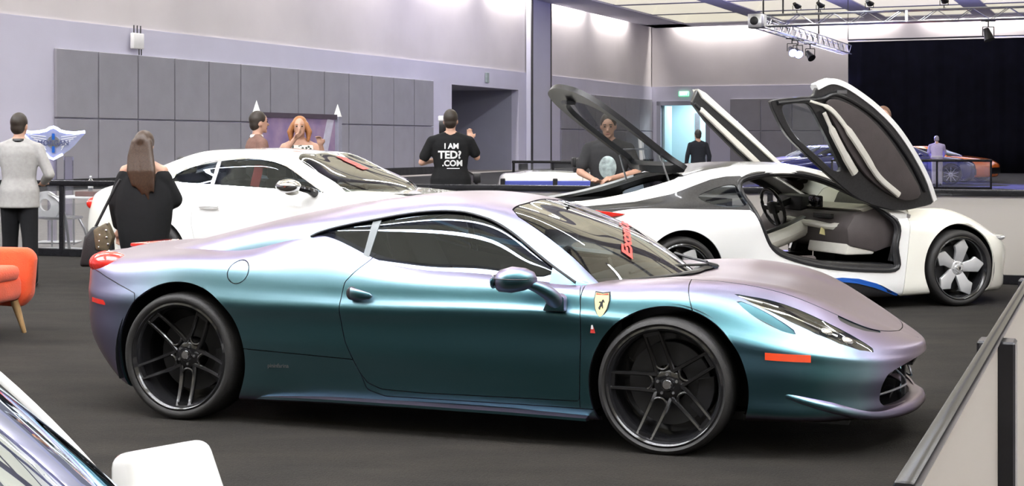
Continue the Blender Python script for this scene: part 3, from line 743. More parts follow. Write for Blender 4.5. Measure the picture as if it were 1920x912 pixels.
# lamp units
for s in (-1, 1):
    lp, _ = clip(lamps, -lamps.y*s)
    u = emit(lp.offset(-0.05), 'headlight', M['alu'], hero, 0, label='headlight reflector of bright metal')
    emit(lp.offset(-0.002), 'headlight_lens', M['lens'], u, 0.05)
    V = lp.V
    def on_l(x, w, dz=0.0):
        k = np.argmin(np.hypot(V[:, 0]-x, np.abs(V[:, 1])-w)); return Vector(V[k]) + Vector((0, 0, dz))
    # dark louvre at the inner end, bright shells and the projector pod
    mk('lamp_divider', tube([on_l(x, w, -0.012) for x, w in ((2.99,.772),(3.1,.757),(3.22,.735),(3.34,.71),(3.45,.68))], 0.010, 6, 0.6), M['chrome'], u)
    mk('lamp_strip', tube([on_l(x, w, -0.010) for x, w in ((3.10,.735),(3.22,.708),(3.34,.68),(3.44,.655),(3.53,.625))], 0.009, 6, 0.7), M['blackgloss'], u)
    for x, w in ((3.38,.69),(3.47,.665)):
        p = on_l(x, w, -0.03); mk('lamp_projector', ellipsoid(p, (0.045, 0.03, 0.026)), M['chrome'], u)
    mk('led_strip', tube([on_l(x, w, -0.008) for x, w in ((3.0,.764),(3.08,.745),(3.18,.715))], 0.006, 6), M['white'], u)
# ------------------------------------------------------------------ hero: wheels, wells, trim, lamps, cabin
HW = dict(style='twin', mrim=M['rimblack'], mspoke=M['rimspoke'], hub_y=0.10, caliper=M['darkplastic'])
wheel(hero, (2.663, -.945, .322), .332, .286, .24, phase=R(-14), **HW)
wheel(hero, (0.0, -.950, .338), .343, .286, .29, phase=R(-40), **HW)
wheel(hero, (2.663, .945, .322), .332, .286, .24, mirror=True, **HW)
wheel(hero, (0.0, .950, .338), .343, .286, .29, mirror=True, **HW)
for (cx_, cz_), r_, hw in ((FA, FAR, .90), (RA, RAR, .92)):
    for s in (-1, 1):
        a = np.linspace(-.35, math.pi+.35, 30)
        ring = lambda y, q=1.0: [(cx_+(r_+.012)*math.cos(t), y, cz_+(r_+.012)*math.sin(t)) for t in a]
        V = ring(s*hw) + ring(s*.50); n = len(a)
        F = [(i, i+1, n+i+1, n+i) for i in range(n-1)] + [tuple(range(n, 2*n))]
        mk('wheel_well', (V, F), M['black'], hero)
mk('underbody', join(box(.40, 2.29, -.84, .84, .125, .15), box(-.40, .42, -.60, .60, .15, .2), box(2.28, 3.10, -.60, .60, .13, .17), box(3.0, 3.5, -.70, .70, .155, .175)), M['black'], hero, False)
# side skirt blades
for s in (-1, 1):
    top = [(.43, .905, .150), (.60, .935, .158), (.9, .95, .166), (1.4, .95, .165), (1.9, .945, .160), (2.28, .935, .152)]
    rings = []
    for x, w, z in top: rings.append([(x, s*(w-.06), z+.006), (x, s*w, z-.002), (x, s*(w-.002), z-.016), (x, s*(w-.06), z-.022)])
    mk('skirt_blade', fixn(loft(rings)), M['flip'], hero, sharp=25)
# front splitter lip that sweeps from the flank round the nose
lip = [(3.18,.890,.325),(3.28,.868,.292),(3.38,.815,.258),(3.48,.735,.224),(3.55,.655,.200),(3.61,.560,.184),(3.665,.45,.176),(3.71,.33,.174),(3.745,.2,.178),(3.765,.0,.184)]
lip = catmull(lip, 4)
path = [Vector((p.x, -p.y, p.z)) for p in lip] + [Vector((p.x, p.y, p.z)) for p in lip[::-1][1:]]
rings = []; n_ = len(path)
for i, p in enumerate(path):
    d = (path[min(i+1, n_-1)] - path[max(i-1, 0)]).normalized(); o = Vector((-d.y, d.x, 0)).normalized() * (-1 if False else 1)
    if o.dot(p - Vector((2.9, 0, p.z))) < 0: o = -o
    e_ = min(1.0, min(i, n_-1-i)/10.0); q = 0.006+0.030*e_; h_ = .012 + .024*e_
    rings.append([p - o*.05 + Vector((0, 0, h_*.9)), p + Vector((0, 0, h_)), p + o*q*.75 + Vector((0, 0, h_*.55)), p + o*q, p + o*q*.8 - Vector((0, 0, h_*.45)), p - Vector((0, 0, h_*.7)), p - o*.05 - Vector((0, 0, h_*.7))])
mk('splitter', fixn(loft(rings)), M['flip'], hero, sharp=60)
# dark intake box, winglets and bars behind the front opening
duct = [(3.44,-.62),(3.58,-.585),(3.66,-.40),(3.66,.40),(3.58,.585),(3.44,.62)]
V = [(x, y, z) for z in (.20, .44) for x, y in ((3.60,-.56),(3.44,-.54),(3.44,.54),(3.60,.56))]
mk('intake_duct', (V, [(0,1,5,4),(1,2,6,5),(2,3,7,6)]), M['black'], hero, False)
mk('intake_floor', prism([(3.3, -.60), (3.58, -.56), (3.67, -.38), (3.735, -.15), (3.745, 0), (3.735, .15), (3.67, .38), (3.58, .56), (3.3, .60)], .192, .206, 'z'), M['blackgloss'], hero, False)
for s in (-1, 1):
    mk('winglet', tube(catmull([(3.56, s*.56, .262), (3.64, s*.40, .268), (3.70, s*.20, .272), (3.715, s*.155, .285), (3.69, s*.19, .335), (3.64, s*.24, .375), (3.60, s*.40, .335)], 5), .007, 6, 0.8), M['steel'], hero)
    mk('winglet_blade', prism([(s*.50, .25), (s*.22, .258), (s*.20, .272), (s*.48, .268)], 3.55, 3.60, 'x'), M['darkplastic'], hero, False)
for z in (.24, .28, .32, .36, .40): mk('grille_slat', bar((3.50, -.55, z), (3.50, .55, z), .008, .012), M['darkplastic'], hero, False)
mk('center_strut', join(bar((3.69, -.02, .20), (3.69, -.02, .39), .018, .03), bar((3.69, .02, .20), (3.69, .02, .39), .018, .03), bar((3.72, -.12, .375), (3.72, .12, .375), .05, .012)), M['darkplastic'], hero, False)
# lamps and markers
def on_surf(S, x, z, s=-1):
    k = np.argmin(np.hypot(S.x-x, S.z-z) + np.where(S.y*s > 0, 0, 9)); return Vector(S.V[k]), Vector(S.N[k])
def strip_on(S, pts, h, s=-1, lift=.004):
    V, F = [], []
    for x, z in pts:
        p, n = on_surf(S, x, z, s); p = Vector((x, p.y, z))
        V += [p + n*lift + Vector((0, 0, h/2)), p + n*lift - Vector((0, 0, h/2)), p - n*.012 - Vector((0, 0, h/2)), p - n*.012 + Vector((0, 0, h/2))]
    m_ = len(pts)
    F = [(4*i+k, 4*i+(k+1) % 4, 4*i+4+(k+1) % 4, 4*i+4+k) for i in range(m_-1) for k in range(4)] + [(0, 1, 2, 3), (4*m_-4, 4*m_-3, 4*m_-2, 4*m_-1)]
    return fixn((V, F))
for s in (-1, 1):
    mk('side_marker', strip_on(fb, [(x, .491-(x-3.145)*.06) for x in np.linspace(3.145, 3.345, 7)], .034, s), M['amber'], hero, label='orange red front side marker', sharp=40)
    mk('rear_marker', strip_on(rbump, [(x, .612-(x+.63)*.06) for x in np.linspace(-.63, -.50, 6)], .026, s), M['red_lens'], hero, label='red rear side marker', sharp=40)
    Mx = Matrix.Rotation(R(s*22), 3, 'Z')
    body = ellipsoid((-.60, s*.690, .805), (.145, .095, .068), 28, 16, Mx)
    tl = mk('tail_lamp', body, M['red_lens'], hero, sharp=80)
    for q in (0.35, 0.6, 0.85):
        mk('lamp_ring', tube([Vector((-.60, s*.690, .805)) + Mx @ Vector((-.145*q*1.005, .096*math.sqrt(1-q*q)*math.cos(t), .069*math.sqrt(1-q*q)*math.sin(t))) for t in np.linspace(0, 2*math.pi, 25)[:-1]], .003, 5, closed=True), M['redpaint'], tl)
mk('brake_light', strip_on(rbump, [(0, 0)], .01) if False else rbox(-.80, -.70, -.20, .20, .862, .884, .008, 2), M['red_lens'], hero, label='red centre brake light on the tail deck')
for s in (-1, 1): mk('exhaust', move(lathe([(.045, -.03), (.052, 0), (.045, .03), (.04, .1)], 24, 'x'), -.80, s*.12, .30), M['chrome'], hero)
# door mirrors
def mirror_unit(s, par):
    rings = []
    for t, cx, cw, cz, rx, rz in ((0, 1.862, 1.075, .812, .004, .010), (.06, 1.868, 1.075, .812, .012, .036), (.2, 1.89, 1.075, .815, .045, .055), (.5, 1.95, 1.07, .822, .06, .066), (.8, 2.01, 1.06, .826, .05, .056), (.95, 2.05, 1.05, .826, .03, .038), (1, 2.068, 1.045, .822, .006, .012)):
        rings.append([(cx, s*(cw+rx*1.3*math.cos(a)), cz+rz*math.sin(a)*(1.0 if math.sin(a) > 0 else .95)) for a in np.linspace(0, 2*math.pi, 25)[:-1]])
    h = mk('mirror_housing', fixn(loft(rings)), M['flip'], par, sharp=60)
    arm = catmull([(2.02, s*1.05, .805), (2.07, s*1.02, .785), (2.115, s*.975, .745), (2.13, s*.935, .70)], 5)
    mk('mirror_arm', tube(arm, [.030, .033, .036, .038, .040, .042, .044, .045, .046, .047, .048, .048, .048, .047, .046, .045][:len(arm)], 14, 0.75), M['flip'], h)
    mk('mirror_base', bevelled(prism([(2.065, .665), (2.18, .665), (2.18, .735), (2.15, .755), (2.09, .72)], s*.905, s*.965, 'y'), .01), M['flip'], h)
    mk('mirror_glass', ellipsoid((1.858, s*1.075, .812), (.006, .058, .034), 16, 8), M['chrome'], h)
    mk('mirror_seam', tube([(x, s*(1.075+.062*1.3*math.sqrt(max(0, 1-((x-1.955)/.105)**2))+.001), .832) for x in np.linspace(1.862, 2.05, 12)], .0025, 5), M['black'], h)
mirror_unit(-1, hero_door); mirror_unit(1, hero_door_far)
# door handle: a dark pocket with a tapered grip
for s, dr in ((-1, hero_door), (1, hero_door_far)):
    mk('handle_pocket', ellipsoid((1.018, s*.913, .711), (.032, .012, .036), 20, 10), M['darkplastic'], dr, sharp=80)
    rings = []
    for x, w, r_ in ((1.020, .926, .033), (1.05, .934, .030), (1.09, .934, .024), (1.125, .928, .016), (1.137, .922, .004)):
        rings.append([(x, s*(w+r_*.55*math.cos(a)), .711+(x-1.02)*-.09+r_*math.sin(a)) for a in np.linspace(0, 2*math.pi, 17)[:-1]])
    mk('door_handle', fixn(loft(rings)), M['flip'], dr, sharp=50)
# fender badges
SH = [(-.033,.055),(0,.050),(.033,.055),(.036,.02),(.028,-.02),(.014,-.048),(0,-.060),(-.014,-.048),(-.028,-.02),(-.036,.02)]
p, n = on_surf(ff0, 2.35, .70)
tilt = math.atan2(n.z, -n.y)
def badge_vf(poly, lift, th):
    V = []
    for k in (lift, lift-th):
        for a, b in poly: V.append((2.35+a, p.y - b*math.sin(-tilt)*0 + (b*math.tan(tilt)) - k/ max(.3, math.cos(tilt)), p.z+b))
    m_ = len(poly); return fixn((V, [tuple(range(m_)), tuple(range(m_, 2*m_))] + [(i, (i+1) % m_, m_+(i+1) % m_, m_+i) for i in range(m_)]))
bd = mk('shield_badge', badge_vf([(a*1.12, b*1.1) for a, b in SH], .006, .01), M['darkplastic'], hero, False)
mk('badge_field', badge_vf(SH, .008, .006), M['yellow'], bd, False, label='yellow shield with a black rearing horse')
HORSE = [(-.012,-.034),(-.004,-.034),(-.003,-.020),(.006,-.012),(.010,-.026),(.016,-.026),(.013,-.006),(.010,.006),(.014,.018),(.020,.010),(.023,.014),(.017,.026),(.010,.034),(.004,.028),(-.001,.016),(-.009,.020),(-.018,.014),(-.016,.009),(-.007,.010),(-.008,-.002),(-.012,-.012),(-.018,-.022)]
mk('badge_horse', badge_vf([(a*.72, b*.72) for a, b in HORSE], .0095, .003), M['black'], bd, False)
mk('badge_top', badge_vf([(-.030,.046),(.030,.046),(.030,.052),(0,.048),(-.030,.052)], .0095, .003), M['redpaint'], bd, False)
p2, n2 = on_surf(ff0, 2.311, .586)
mk('small_badge', prism([(2.302,.565),(2.325,.565),(2.320,.590),(2.312,.602),(2.304,.590)], p2.y-.004, p2.y+.004, 'y'), M['redpaint'], hero, False, label='tiny red and white badge')
mk('small_badge_top', prism([(2.305,.584),(2.317,.584),(2.315,.604),(2.307,.604)], p2.y-.006, p2.y+.004, 'y'), M['white'], hero, False)
p3, n3 = on_surf(sk0, .60, .321)
tx = text_mesh('pininfarina', .030, .001); mk('script_badge', xf(tx, Matrix.Translation((.605, p3.y-.004, .321)) @ Matrix.Rotation(R(-2), 4, 'Y') @ Matrix.Rotation(R(90), 4, 'X')), M['alu'], hero, False, label='small silver script')
# wipers and black cowl
mk('cowl', tube(catmull([(2.36,-.60,.792),(2.48,-.40,.795),(2.56,-.2,.795),(2.60,0,.795),(2.60,.2,.797),(2.62,.36,.800)], 4), [.02]*10+[.03]*6+[.045]*5, 8, .35), M['black'], hero)
mk('wiper', join(tube(catmull([(2.62,.25,.815),(2.52,0,.825),(2.44,-.22,.828),(2.36,-.42,.815)], 5), .008, 6), tube([(2.62,.25,.815),(2.66,.30,.80)], .016, 8)), M['black'], hero)
mk('wiper', join(tube(catmull([(2.58,.42,.815),(2.46,.50,.83),(2.36,.56,.85)], 5), .008, 6)), M['black'], hero)
# red sticker across the screen
tx = text_mesh('ExomCup', .125, .0, .005)
V = []
kx = np.stack([ws.x, ws.y], 1)
for a, b, c in tx[0]:
    u_ = a; x_ = 2.215 - b*.62 - u_*.50; y_ = u_*1.65 + .02
    k = np.argsort(np.hypot(ws.x-x_, ws.y-y_))[:4]; zz = ws.z[k].mean() + .0
    nb = ws.N[k[0]]; zz = ws.z[k[0]] - ((x_-ws.x[k[0]])*nb[0] + (y_-ws.y[k[0]])*nb[1])/nb[2]
    V.append((x_ + nb[0]*.004, y_ + nb[1]*.004, zz + nb[2]*.004))
mk('sticker_lettering', (V, tx[1]), M['redpaint'], hero, False, label='red lettering across the windscreen')
# cabin
mk('cabin_floor', join(box(.72, 2.25, -.74, .74, .17, .20), box(.66, .72, -.72, .72, .2, .98)), M['leather'], hero, False)
dash = [(1.98,.55),(1.95,.70),(2.02,.765),(2.16,.785),(2.36,.775),(2.40,.70),(2.40,.45),(2.05,.45)]
mk('dashboard', bevelled(prism(dash, -.70, .70, 'y'), .02), M['leather'], hero)
def seat(par, y, m1, x0=.0, z0=0.0, sc=1.0, m2=None):
    sp = mk('seat', rbox(1.02, 1.50, y-.23, y+.23, .24, .40, .05), m1, par)
    prof = [(.96,.36),(.80,.70),(.73,.92),(.72,1.0),(.79,1.005),(.86,.92),(.98,.70),(1.10,.42)]
    mk('seat_back', bevelled(prism(prof, y-.235, y+.235, 'y'), .045, 3), m1, sp)
    mk('headrest', rbox(.70, .80, y-.12, y+.12, .98, 1.06, .03), m2 or m1, sp)
    return sp
seat(hero, -.36, M['leather']); seat(hero, .36, M['leather'])
sw = mk('steering_wheel', xf(tube([(0, .17*math.cos(t), .17*math.sin(t)) for t in np.linspace(0, 2*math.pi, 25)[:-1]], .016, 8, closed=True), Matrix.Translation((1.83, .36, .72)) @ Matrix.Rotation(R(-22), 4, 'Y')), M['black'], hero)
mk('wheel_hub', xf(join(box(-.02, .03, -.06, .06, -.05, .05), box(-.01, .01, -.16, .16, -.02, .02), box(0, .22, -.03, .03, -.03, .03)), Matrix.Translation((1.83, .36, .72)) @ Matrix.Rotation(R(-22), 4, 'Y')), M['black'], sw, False)
mk('rear_view_mirror', join(rbox(1.80, 1.83, -.10, .10, 1.05, 1.11, .012, 2), bar((1.83, 0, 1.10), (1.90, 0, 1.13), .015)), M['black'], hero)
# ------------------------------------------------------------------ shared car-building steps
M['white_paint'] = mat('white car lacquer', (0.78, 0.78, 0.77, 1), 0.25, vary=0.015, scale=2, coat=1.0)
M['warm_white_paint'] = mat('shade-toned white lacquer', (0.80, 0.79, 0.72, 1), 0.25, vary=0.015, scale=2, coat=1.0)  # warm copy of the white lacquer; shaded cream tone put into colour
M['blue_paint'] = mat('deep blue car lacquer', (0.015, 0.02, 0.16, 1), 0.15, 0.3, vary=0.05, scale=2, coat=1.0)
M['orange_paint'] = mat('orange car lacquer', (0.75, 0.17, 0.03, 1), 0.2, 0.1, vary=0.04, scale=2, coat=1.0)
M['silver_wheel'] = mat('polished wheel metal', (0.80, 0.81, 0.83, 1), 0.22, 0.6, vary=0.04)
M['carbon'] = mat('dark composite', (0.020, 0.020, 0.022, 1), 0.3, vary=0.3, scale=60, coat=0.3)
M['grey_trim'] = mat('warm grey leather', (0.065, 0.054, 0.054, 1), 0.55, vary=0.1, bump=0.15, bscale=150)
M['ivory'] = mat('ivory leather', (0.62, 0.60, 0.54, 1), 0.5, vary=0.06, bump=0.15, bscale=150)
M['blue_accent'] = mat('electric blue trim', (0.01, 0.09, 0.42, 1), 0.3, vary=0.05, coat=0.5)
M['head_lens'] = mat('headlamp glass', (0.65, 0.68, 0.75, 1), 0.08, 0.7, vary=0.2, scale=30, coat=1.0)
def cut_arch(S, c, r, wmin=.5): return clip(S, np.maximum(np.hypot(S.x-c[0], S.z-c[1])-r, wmin-np.abs(S.y)))[1]
def wells(par, centres, r, hw):
    for cx_, cz_ in centres:
        for s in (-1, 1):
            a = np.linspace(-.35, math.pi+.35, 20); n = len(a)
            V = [(cx_+(r+.012)*math.cos(t), s*y, cz_+(r+.012)*math.sin(t)) for y in (hw, .5) for t in a]
            mk('wheel_well', (V, [(i, i+1, n+i+1, n+i) for i in range(n-1)] + [tuple(range(n, 2*n))]), M['black'], par)
def cabin(par, x0, x1, w, z0, z1, msh):
    mk('cabin_floor', join(box(x0, x1, -w, w, z0, z0+.03), box(x0-.05, x0, -w, w, z0, z1)), msh, par, False)
def std_seat(par, x, y, z, m1):
    sp = mk('seat', rbox(x, x+.50, y-.24, y+.24, z, z+.16, .05), m1, par)
    prof = [(x-.06,z+.12),(x-.20,z+.45),(x-.27,z+.66),(x-.20,z+.70),(x-.10,z+.62),(x+.10,z+.18)]
    mk('seat_back', bevelled(prism(prof, y-.24, y+.24, 'y'), .05, 3), m1, sp)
    mk('headrest', rbox(x-.30, x-.20, y-.13, y+.13, z+.68, z+.86, .035), m1, sp)
def wheel_ring(par, c, r, tilt, m):
    sw_ = mk('steering_wheel', xf(tube([(0, r*math.cos(t), r*math.sin(t)) for t in np.linspace(0, 2*math.pi, 25)[:-1]], .017, 8, closed=True), Matrix.Translation(c) @ Matrix.Rotation(tilt, 4, 'Y')), m, par)
    mk('wheel_hub', xf(join(rbox(-.03, .03, -.065, .065, -.06, .06, .02, 2), box(-.012, .012, -r, r, -.022, .022), box(-.012, .012, -.025, .025, -r, 0), box(0, .25, -.03, .03, -.03, .03)), Matrix.Translation(c) @ Matrix.Rotation(tilt, 4, 'Y')), m, sw_)

# ------------------------------------------------------------------ white grand-touring coupe behind the hero
ga = R(-23); gt = thing('grand_tourer', 'large white coupe with chrome window line parked behind the woman in black', 'car', (-3.1928, 15.6837, 0.012), ga)
GTT = [
 [(-.75,0,.25),(-.85,0,.25),(-1.0,0,.42),(-1.03,0,.60),(-1.02,0,.80),(-.99,0,.98),(-.93,0,1.04),(-.85,0,1.06),(-.75,0,1.07)],
 [(-.72,.42,.25),(-.82,.44,.25),(-.98,.46,.42),(-1.01,.47,.60),(-1.0,.47,.80),(-.96,.45,.98),(-.89,.38,1.04),(-.79,.2,1.065),(-.66,0,1.075)],
 [(-.62,.70,.23),(-.72,.74,.23),(-.90,.76,.40),(-.94,.77,.58),(-.92,.77,.78),(-.85,.73,.97),(-.74,.60,1.045),(-.60,.3,1.07),(-.48,0,1.08)],
 row(-.52,[(.80,.2),(.86,.2),(.90,.38),(.925,.56),(.92,.76),(.86,.96),(.70,1.06),(.36,1.085),(0,1.09)]),
 row(0,[(.84,.17),(.90,.17),(.95,.35),(.965,.55),(.955,.76),(.90,.97),(.79,1.078),(.4,1.09),(0,1.09)]),
 row(.6,[(.84,.16),(.90,.16),(.94,.33),(.945,.55),(.935,.78),(.89,.97),(.81,1.055),(.4,1.07),(0,1.07)]),
 row(1.3,[(.84,.16),(.90,.16),(.935,.33),(.94,.55),(.93,.78),(.88,.95),(.81,1.028),(.4,1.04),(0,1.04)]),
 row(1.9,[(.84,.17),(.90,.17),(.935,.33),(.94,.55),(.93,.77),(.88,.93),(.79,1.01),(.4,1.03),(0,1.03)]),
 row(2.4,[(.85,.18),(.905,.18),(.945,.34),(.955,.55),(.94,.75),(.87,.91),(.74,.985),(.38,1.01),(0,1.01)]),
 row(2.9,[(.84,.19),(.90,.19),(.94,.34),(.95,.54),(.93,.73),(.84,.87),(.70,.93),(.36,.96),(0,.965)]),
 row(3.25,[(.76,.2),(.82,.2),(.87,.35),(.88,.53),(.86,.70),(.77,.82),(.63,.87),(.32,.905),(0,.91)]),
 [(3.38,.52,.2),(3.46,.56,.2),(3.52,.60,.36),(3.54,.61,.53),(3.53,.60,.68),(3.47,.53,.77),(3.40,.40,.83),(3.36,.2,.865),(3.33,0,.875)],
 [(3.46,0,.2),(3.56,0,.2),(3.62,0,.36),(3.64,0,.53),(3.63,0,.68),(3.58,0,.775),(3.52,0,.82),(3.47,0,.84),(3.42,0,.855)]]
GTD = [
 row(-.80,[(.64,.98),(.60,1.01),(.55,1.03),(.50,1.04),(.42,1.045),(.2,1.05),(0,1.05)]),
 row(-.45,[(.74,1.03),(.71,1.08),(.65,1.12),(.58,1.15),(.48,1.165),(.25,1.18),(0,1.185)]),
 row(-.10,[(.80,1.02),(.77,1.09),(.71,1.17),(.64,1.235),(.53,1.28),(.27,1.305),(0,1.31)]),
 row(.25,[(.83,1.0),(.79,1.085),(.73,1.18),(.665,1.28),(.55,1.36),(.28,1.395),(0,1.40)]),
 row(.60,[(.84,.98),(.80,1.065),(.73,1.19),(.655,1.315),(.54,1.385),(.28,1.42),(0,1.428)]),
 row(.95,[(.84,.97),(.80,1.048),(.73,1.18),(.65,1.32),(.54,1.388),(.28,1.42),(0,1.43)]),
 row(1.25,[(.84,.95),(.80,1.034),(.735,1.16),(.665,1.285),(.56,1.36),(.29,1.40),(0,1.41)]),
 [(1.50,.84,.94),(1.49,.80,1.028),(1.49,.755,1.11),(1.48,.70,1.20),(1.47,.61,1.31),(1.48,.31,1.36),(1.485,0,1.37)],
 [(1.72,.84,.93),(1.72,.80,1.02),(1.71,.775,1.065),(1.71,.745,1.11),(1.72,.68,1.19),(1.80,.34,1.24),(1.82,0,1.25)],
 [(1.90,.83,.92),(1.92,.80,1.0),(1.94,.79,1.01),(1.96,.78,1.02),(2.02,.755,1.045),(2.19,.38,1.075),(2.24,0,1.08)],
 [(2.0,.82,.86),(2.03,.80,.93),(2.05,.79,.94),(2.08,.78,.95),(2.12,.76,.965),(2.30,.38,.985),(2.36,0,.99)]]
S = grid_surface(GTT, 150, 90); D = grid_surface(GTD, 110, 80, False, False)
S = cut_arch(S, (0, .35), .40); S = cut_arch(S, (2.746, .35), .40)
S = clip(S, np.maximum(sd_poly(S.xw(), smooth_poly([(-.25,0),(-.2,.5),(.1,.72),(.6,.76),(1.5,.77),(1.85,.74),(1.98,.5),(2.06,0),(1.5,-.4),(0,-.4)], 3)), .8-S.z))[1]
emit(S.offset(-.02), 'inner_shell', M['black'], gt, 0)
GD = [(.50,1.2),(.46,.95),(.45,.70),(.50,.50),(.60,.30),(.75,.22),(1.85,.22),(1.93,.40),(1.95,.70),(1.93,1.2)]
for s in (-1, 1):
    d_, S = cutpanel(S, lambda Q: np.maximum(sd_poly(Q.xz(), GD), .6-Q.y*s)); dd = emit(d_, 'door', M['white_paint'], gt)
    mk('door_handle', tube([(.55, s*.945, .86), (.62, s*.965, .865), (.70, s*.965, .865), (.76, s*.945, .86)], .012, 8), M['white_paint'], dd)
    if s < 0: gtd = dd
bn, S = cutpanel(S, lambda Q: np.maximum(sd_poly(Q.xw(), smooth_poly([(2.05,0),(2.02,.5),(2.1,.70),(2.6,.70),(3.1,.62),(3.35,.35),(3.40,0),(3,-.3),(2.3,-.3)], 3)), .7-Q.z)); emit(bn, 'hood', M['warm_white_paint'], gt)
rb_, S = cutpanel(S, lambda Q: Q.x+.46+(Q.z-.5)*.25); emit(rb_, 'rear_bumper', M['warm_white_paint'], gt)
emit(S, 'body', M['white_paint'], gt)
W_ = [(1.43,0),(1.43,.5),(1.45,.585),(1.55,.625),(1.72,.665),(1.90,.71),(2.06,.75),(2.5,.75),(2.5,-.1),(1.43,-.1)]
ws_, D = cutpanel(D, lambda Q: np.maximum(sd_poly(Q.xw(), W_), 1.0-Q.z)); emit(ws_.offset(-.003), 'windshield', M['clear_glass'], gt, 0)
GW = [(.10,1.12),(.12,1.165),(.18,1.205),(.27,1.24),(.40,1.275),(.56,1.302),(.72,1.322),(.89,1.330),(1.06,1.322),(1.23,1.30),(1.36,1.26),(1.46,1.215),(1.65,1.115),(1.86,1.012),(1.86,.98),(1.3,1.032),(.62,1.062),(.24,1.078),(.14,1.085)]
for s in (-1, 1):
    g, D = cutpanel(D, lambda Q: np.maximum(sd_poly(Q.xz(), GW), .3-Q.y*s), .0005)
    g2 = g.offset(-.008); q, rest = clip(g2, g2.x-.575); emit(q, 'quarter_window', M['smoke_glass'], gt, 0)
    pl, rest = clip(rest, rest.x-.615); emit(pl.offset(.006), 'window_pillar', M['alu'], gt, .01)
    emit(rest, 'side_window', M['smoke_glass'], gtd if s < 0 else gt, 0)
    pts = []
    for x, z in GW:
        k = np.argmin(np.hypot(g.x-x, g.z-z)); pts.append(Vector(g.V[k]))
    mk('chrome_trim', tube(pts, .009, 6, closed=True), M['chrome'], gt)
rgl, D = cutpanel(D, lambda Q: np.maximum(sd_poly(Q.xw(), smooth_poly([(-.55,0),(-.52,.4),(-.2,.5),(.05,.48),(.10,0),(-.2,-.3)], 3)), 1.0-Q.z)); emit(rgl, 'rear_window', M['smoke_glass'], gt, 0)
emit(D, 'roof', M['white_paint'], gt, .02)
for x in (0, 2.746):
    for s in (-1, 1): wheel(gt, (x, s*.955, .35), .352, .27, .26, 'ten', M['rimblack'], M['silver_wheel'], s > 0)
wells(gt, [(0, .35), (2.746, .35)], .40, .9)
mk('underbody', join(box(.42, 2.32, -.84, .84, .16, .20), box(-.9, .4, -.5, .5, .2, .24), box(2.3, 3.3, -.5, .5, .19, .23)), M['black'], gt, False)
mh = mk('mirror_housing', ellipsoid((1.64, -1.08, 1.075), (.13, .10, .068), 20, 12), M['chrome'], gtd, label='chrome door mirror')
mk('mirror_stalk', tube(catmull([(1.72, -1.02, 1.06), (1.78, -.95, 1.035), (1.80, -.86, 1.00)], 4), [.03, .032, .034, .034, .034, .036, .038, .04, .042], 10), M['blackgloss'], mh)
mk('mirror_shell', ellipsoid((1.66, -1.05, 1.015), (.07, .06, .03), 16, 8), M['warm_white_paint'], mh)
for s in (-1, 1):
    mk('tail_lamp', ellipsoid((-.885, s*.70, .86), (.05, .11, .07), 16, 10, Matrix.Rotation(R(s*25), 3, 'Z')), M['red_lens'], gt)
    mk('headlight', ellipsoid((3.30, s*.66, .74), (.10, .10, .09), 16, 10), M['head_lens'], gt)
mk('grille', bevelled(prism([(-.36,.38),(.36,.38),(.40,.72),(0,.76),(-.40,.72)], 3.585, 3.645, 'x'), .02), M['blackgloss'], gt)
cabin(gt, .0, 2.0, .80, .30, 1.0, M['leather'])
mk('dashboard', bevelled(prism([(1.60,.70),(1.58,.92),(1.68,1.0),(2.02,1.0),(2.05,.7)], -.74, .74, 'y'), .02), M['leather'], gt)
for y in (-.38, .38): std_seat(gt, .85, y, .42, M['leather']); std_seat(gt, .25, y, .48, M['leather'])
wheel_ring(gt, (1.45, .38, .93), .18, R(-24), M['black'])
mk('red_tag', join(bar((.96, -.60, 1.05), (.99, -.56, 1.26), .10, .012), bar((1.0, -.56, 1.26), (1.10, -.55, 1.24), .09, .012)), M['redpaint'], gt, False, label='red seat tag behind the side window')
def ws_pt(S_, x, y, lift=.006):
    k = np.argmin(np.hypot(S_.x-x, S_.y-y)); return Vector(S_.V[k]) + Vector(S_.N[k])*lift
V = []; n_ = 14
for i in range(n_):
    t = i/(n_-1); x = 1.92 - .34*t; y = -.12 + .05*t
    V += [ws_pt(ws_, x, y), ws_pt(ws_, x, y+.13)]
mk('windshield_sticker', (V, [(2*i, 2*i+1, 2*i+3, 2*i+2) for i in range(n_-1)]), M['redpaint'], gt, False, label='red strip sticker on the windscreen')
mk('hood_vent', bevelled(box(2.45, 2.75, -.62, -.48, .985, 1.0), .008), M['blackgloss'], gt)
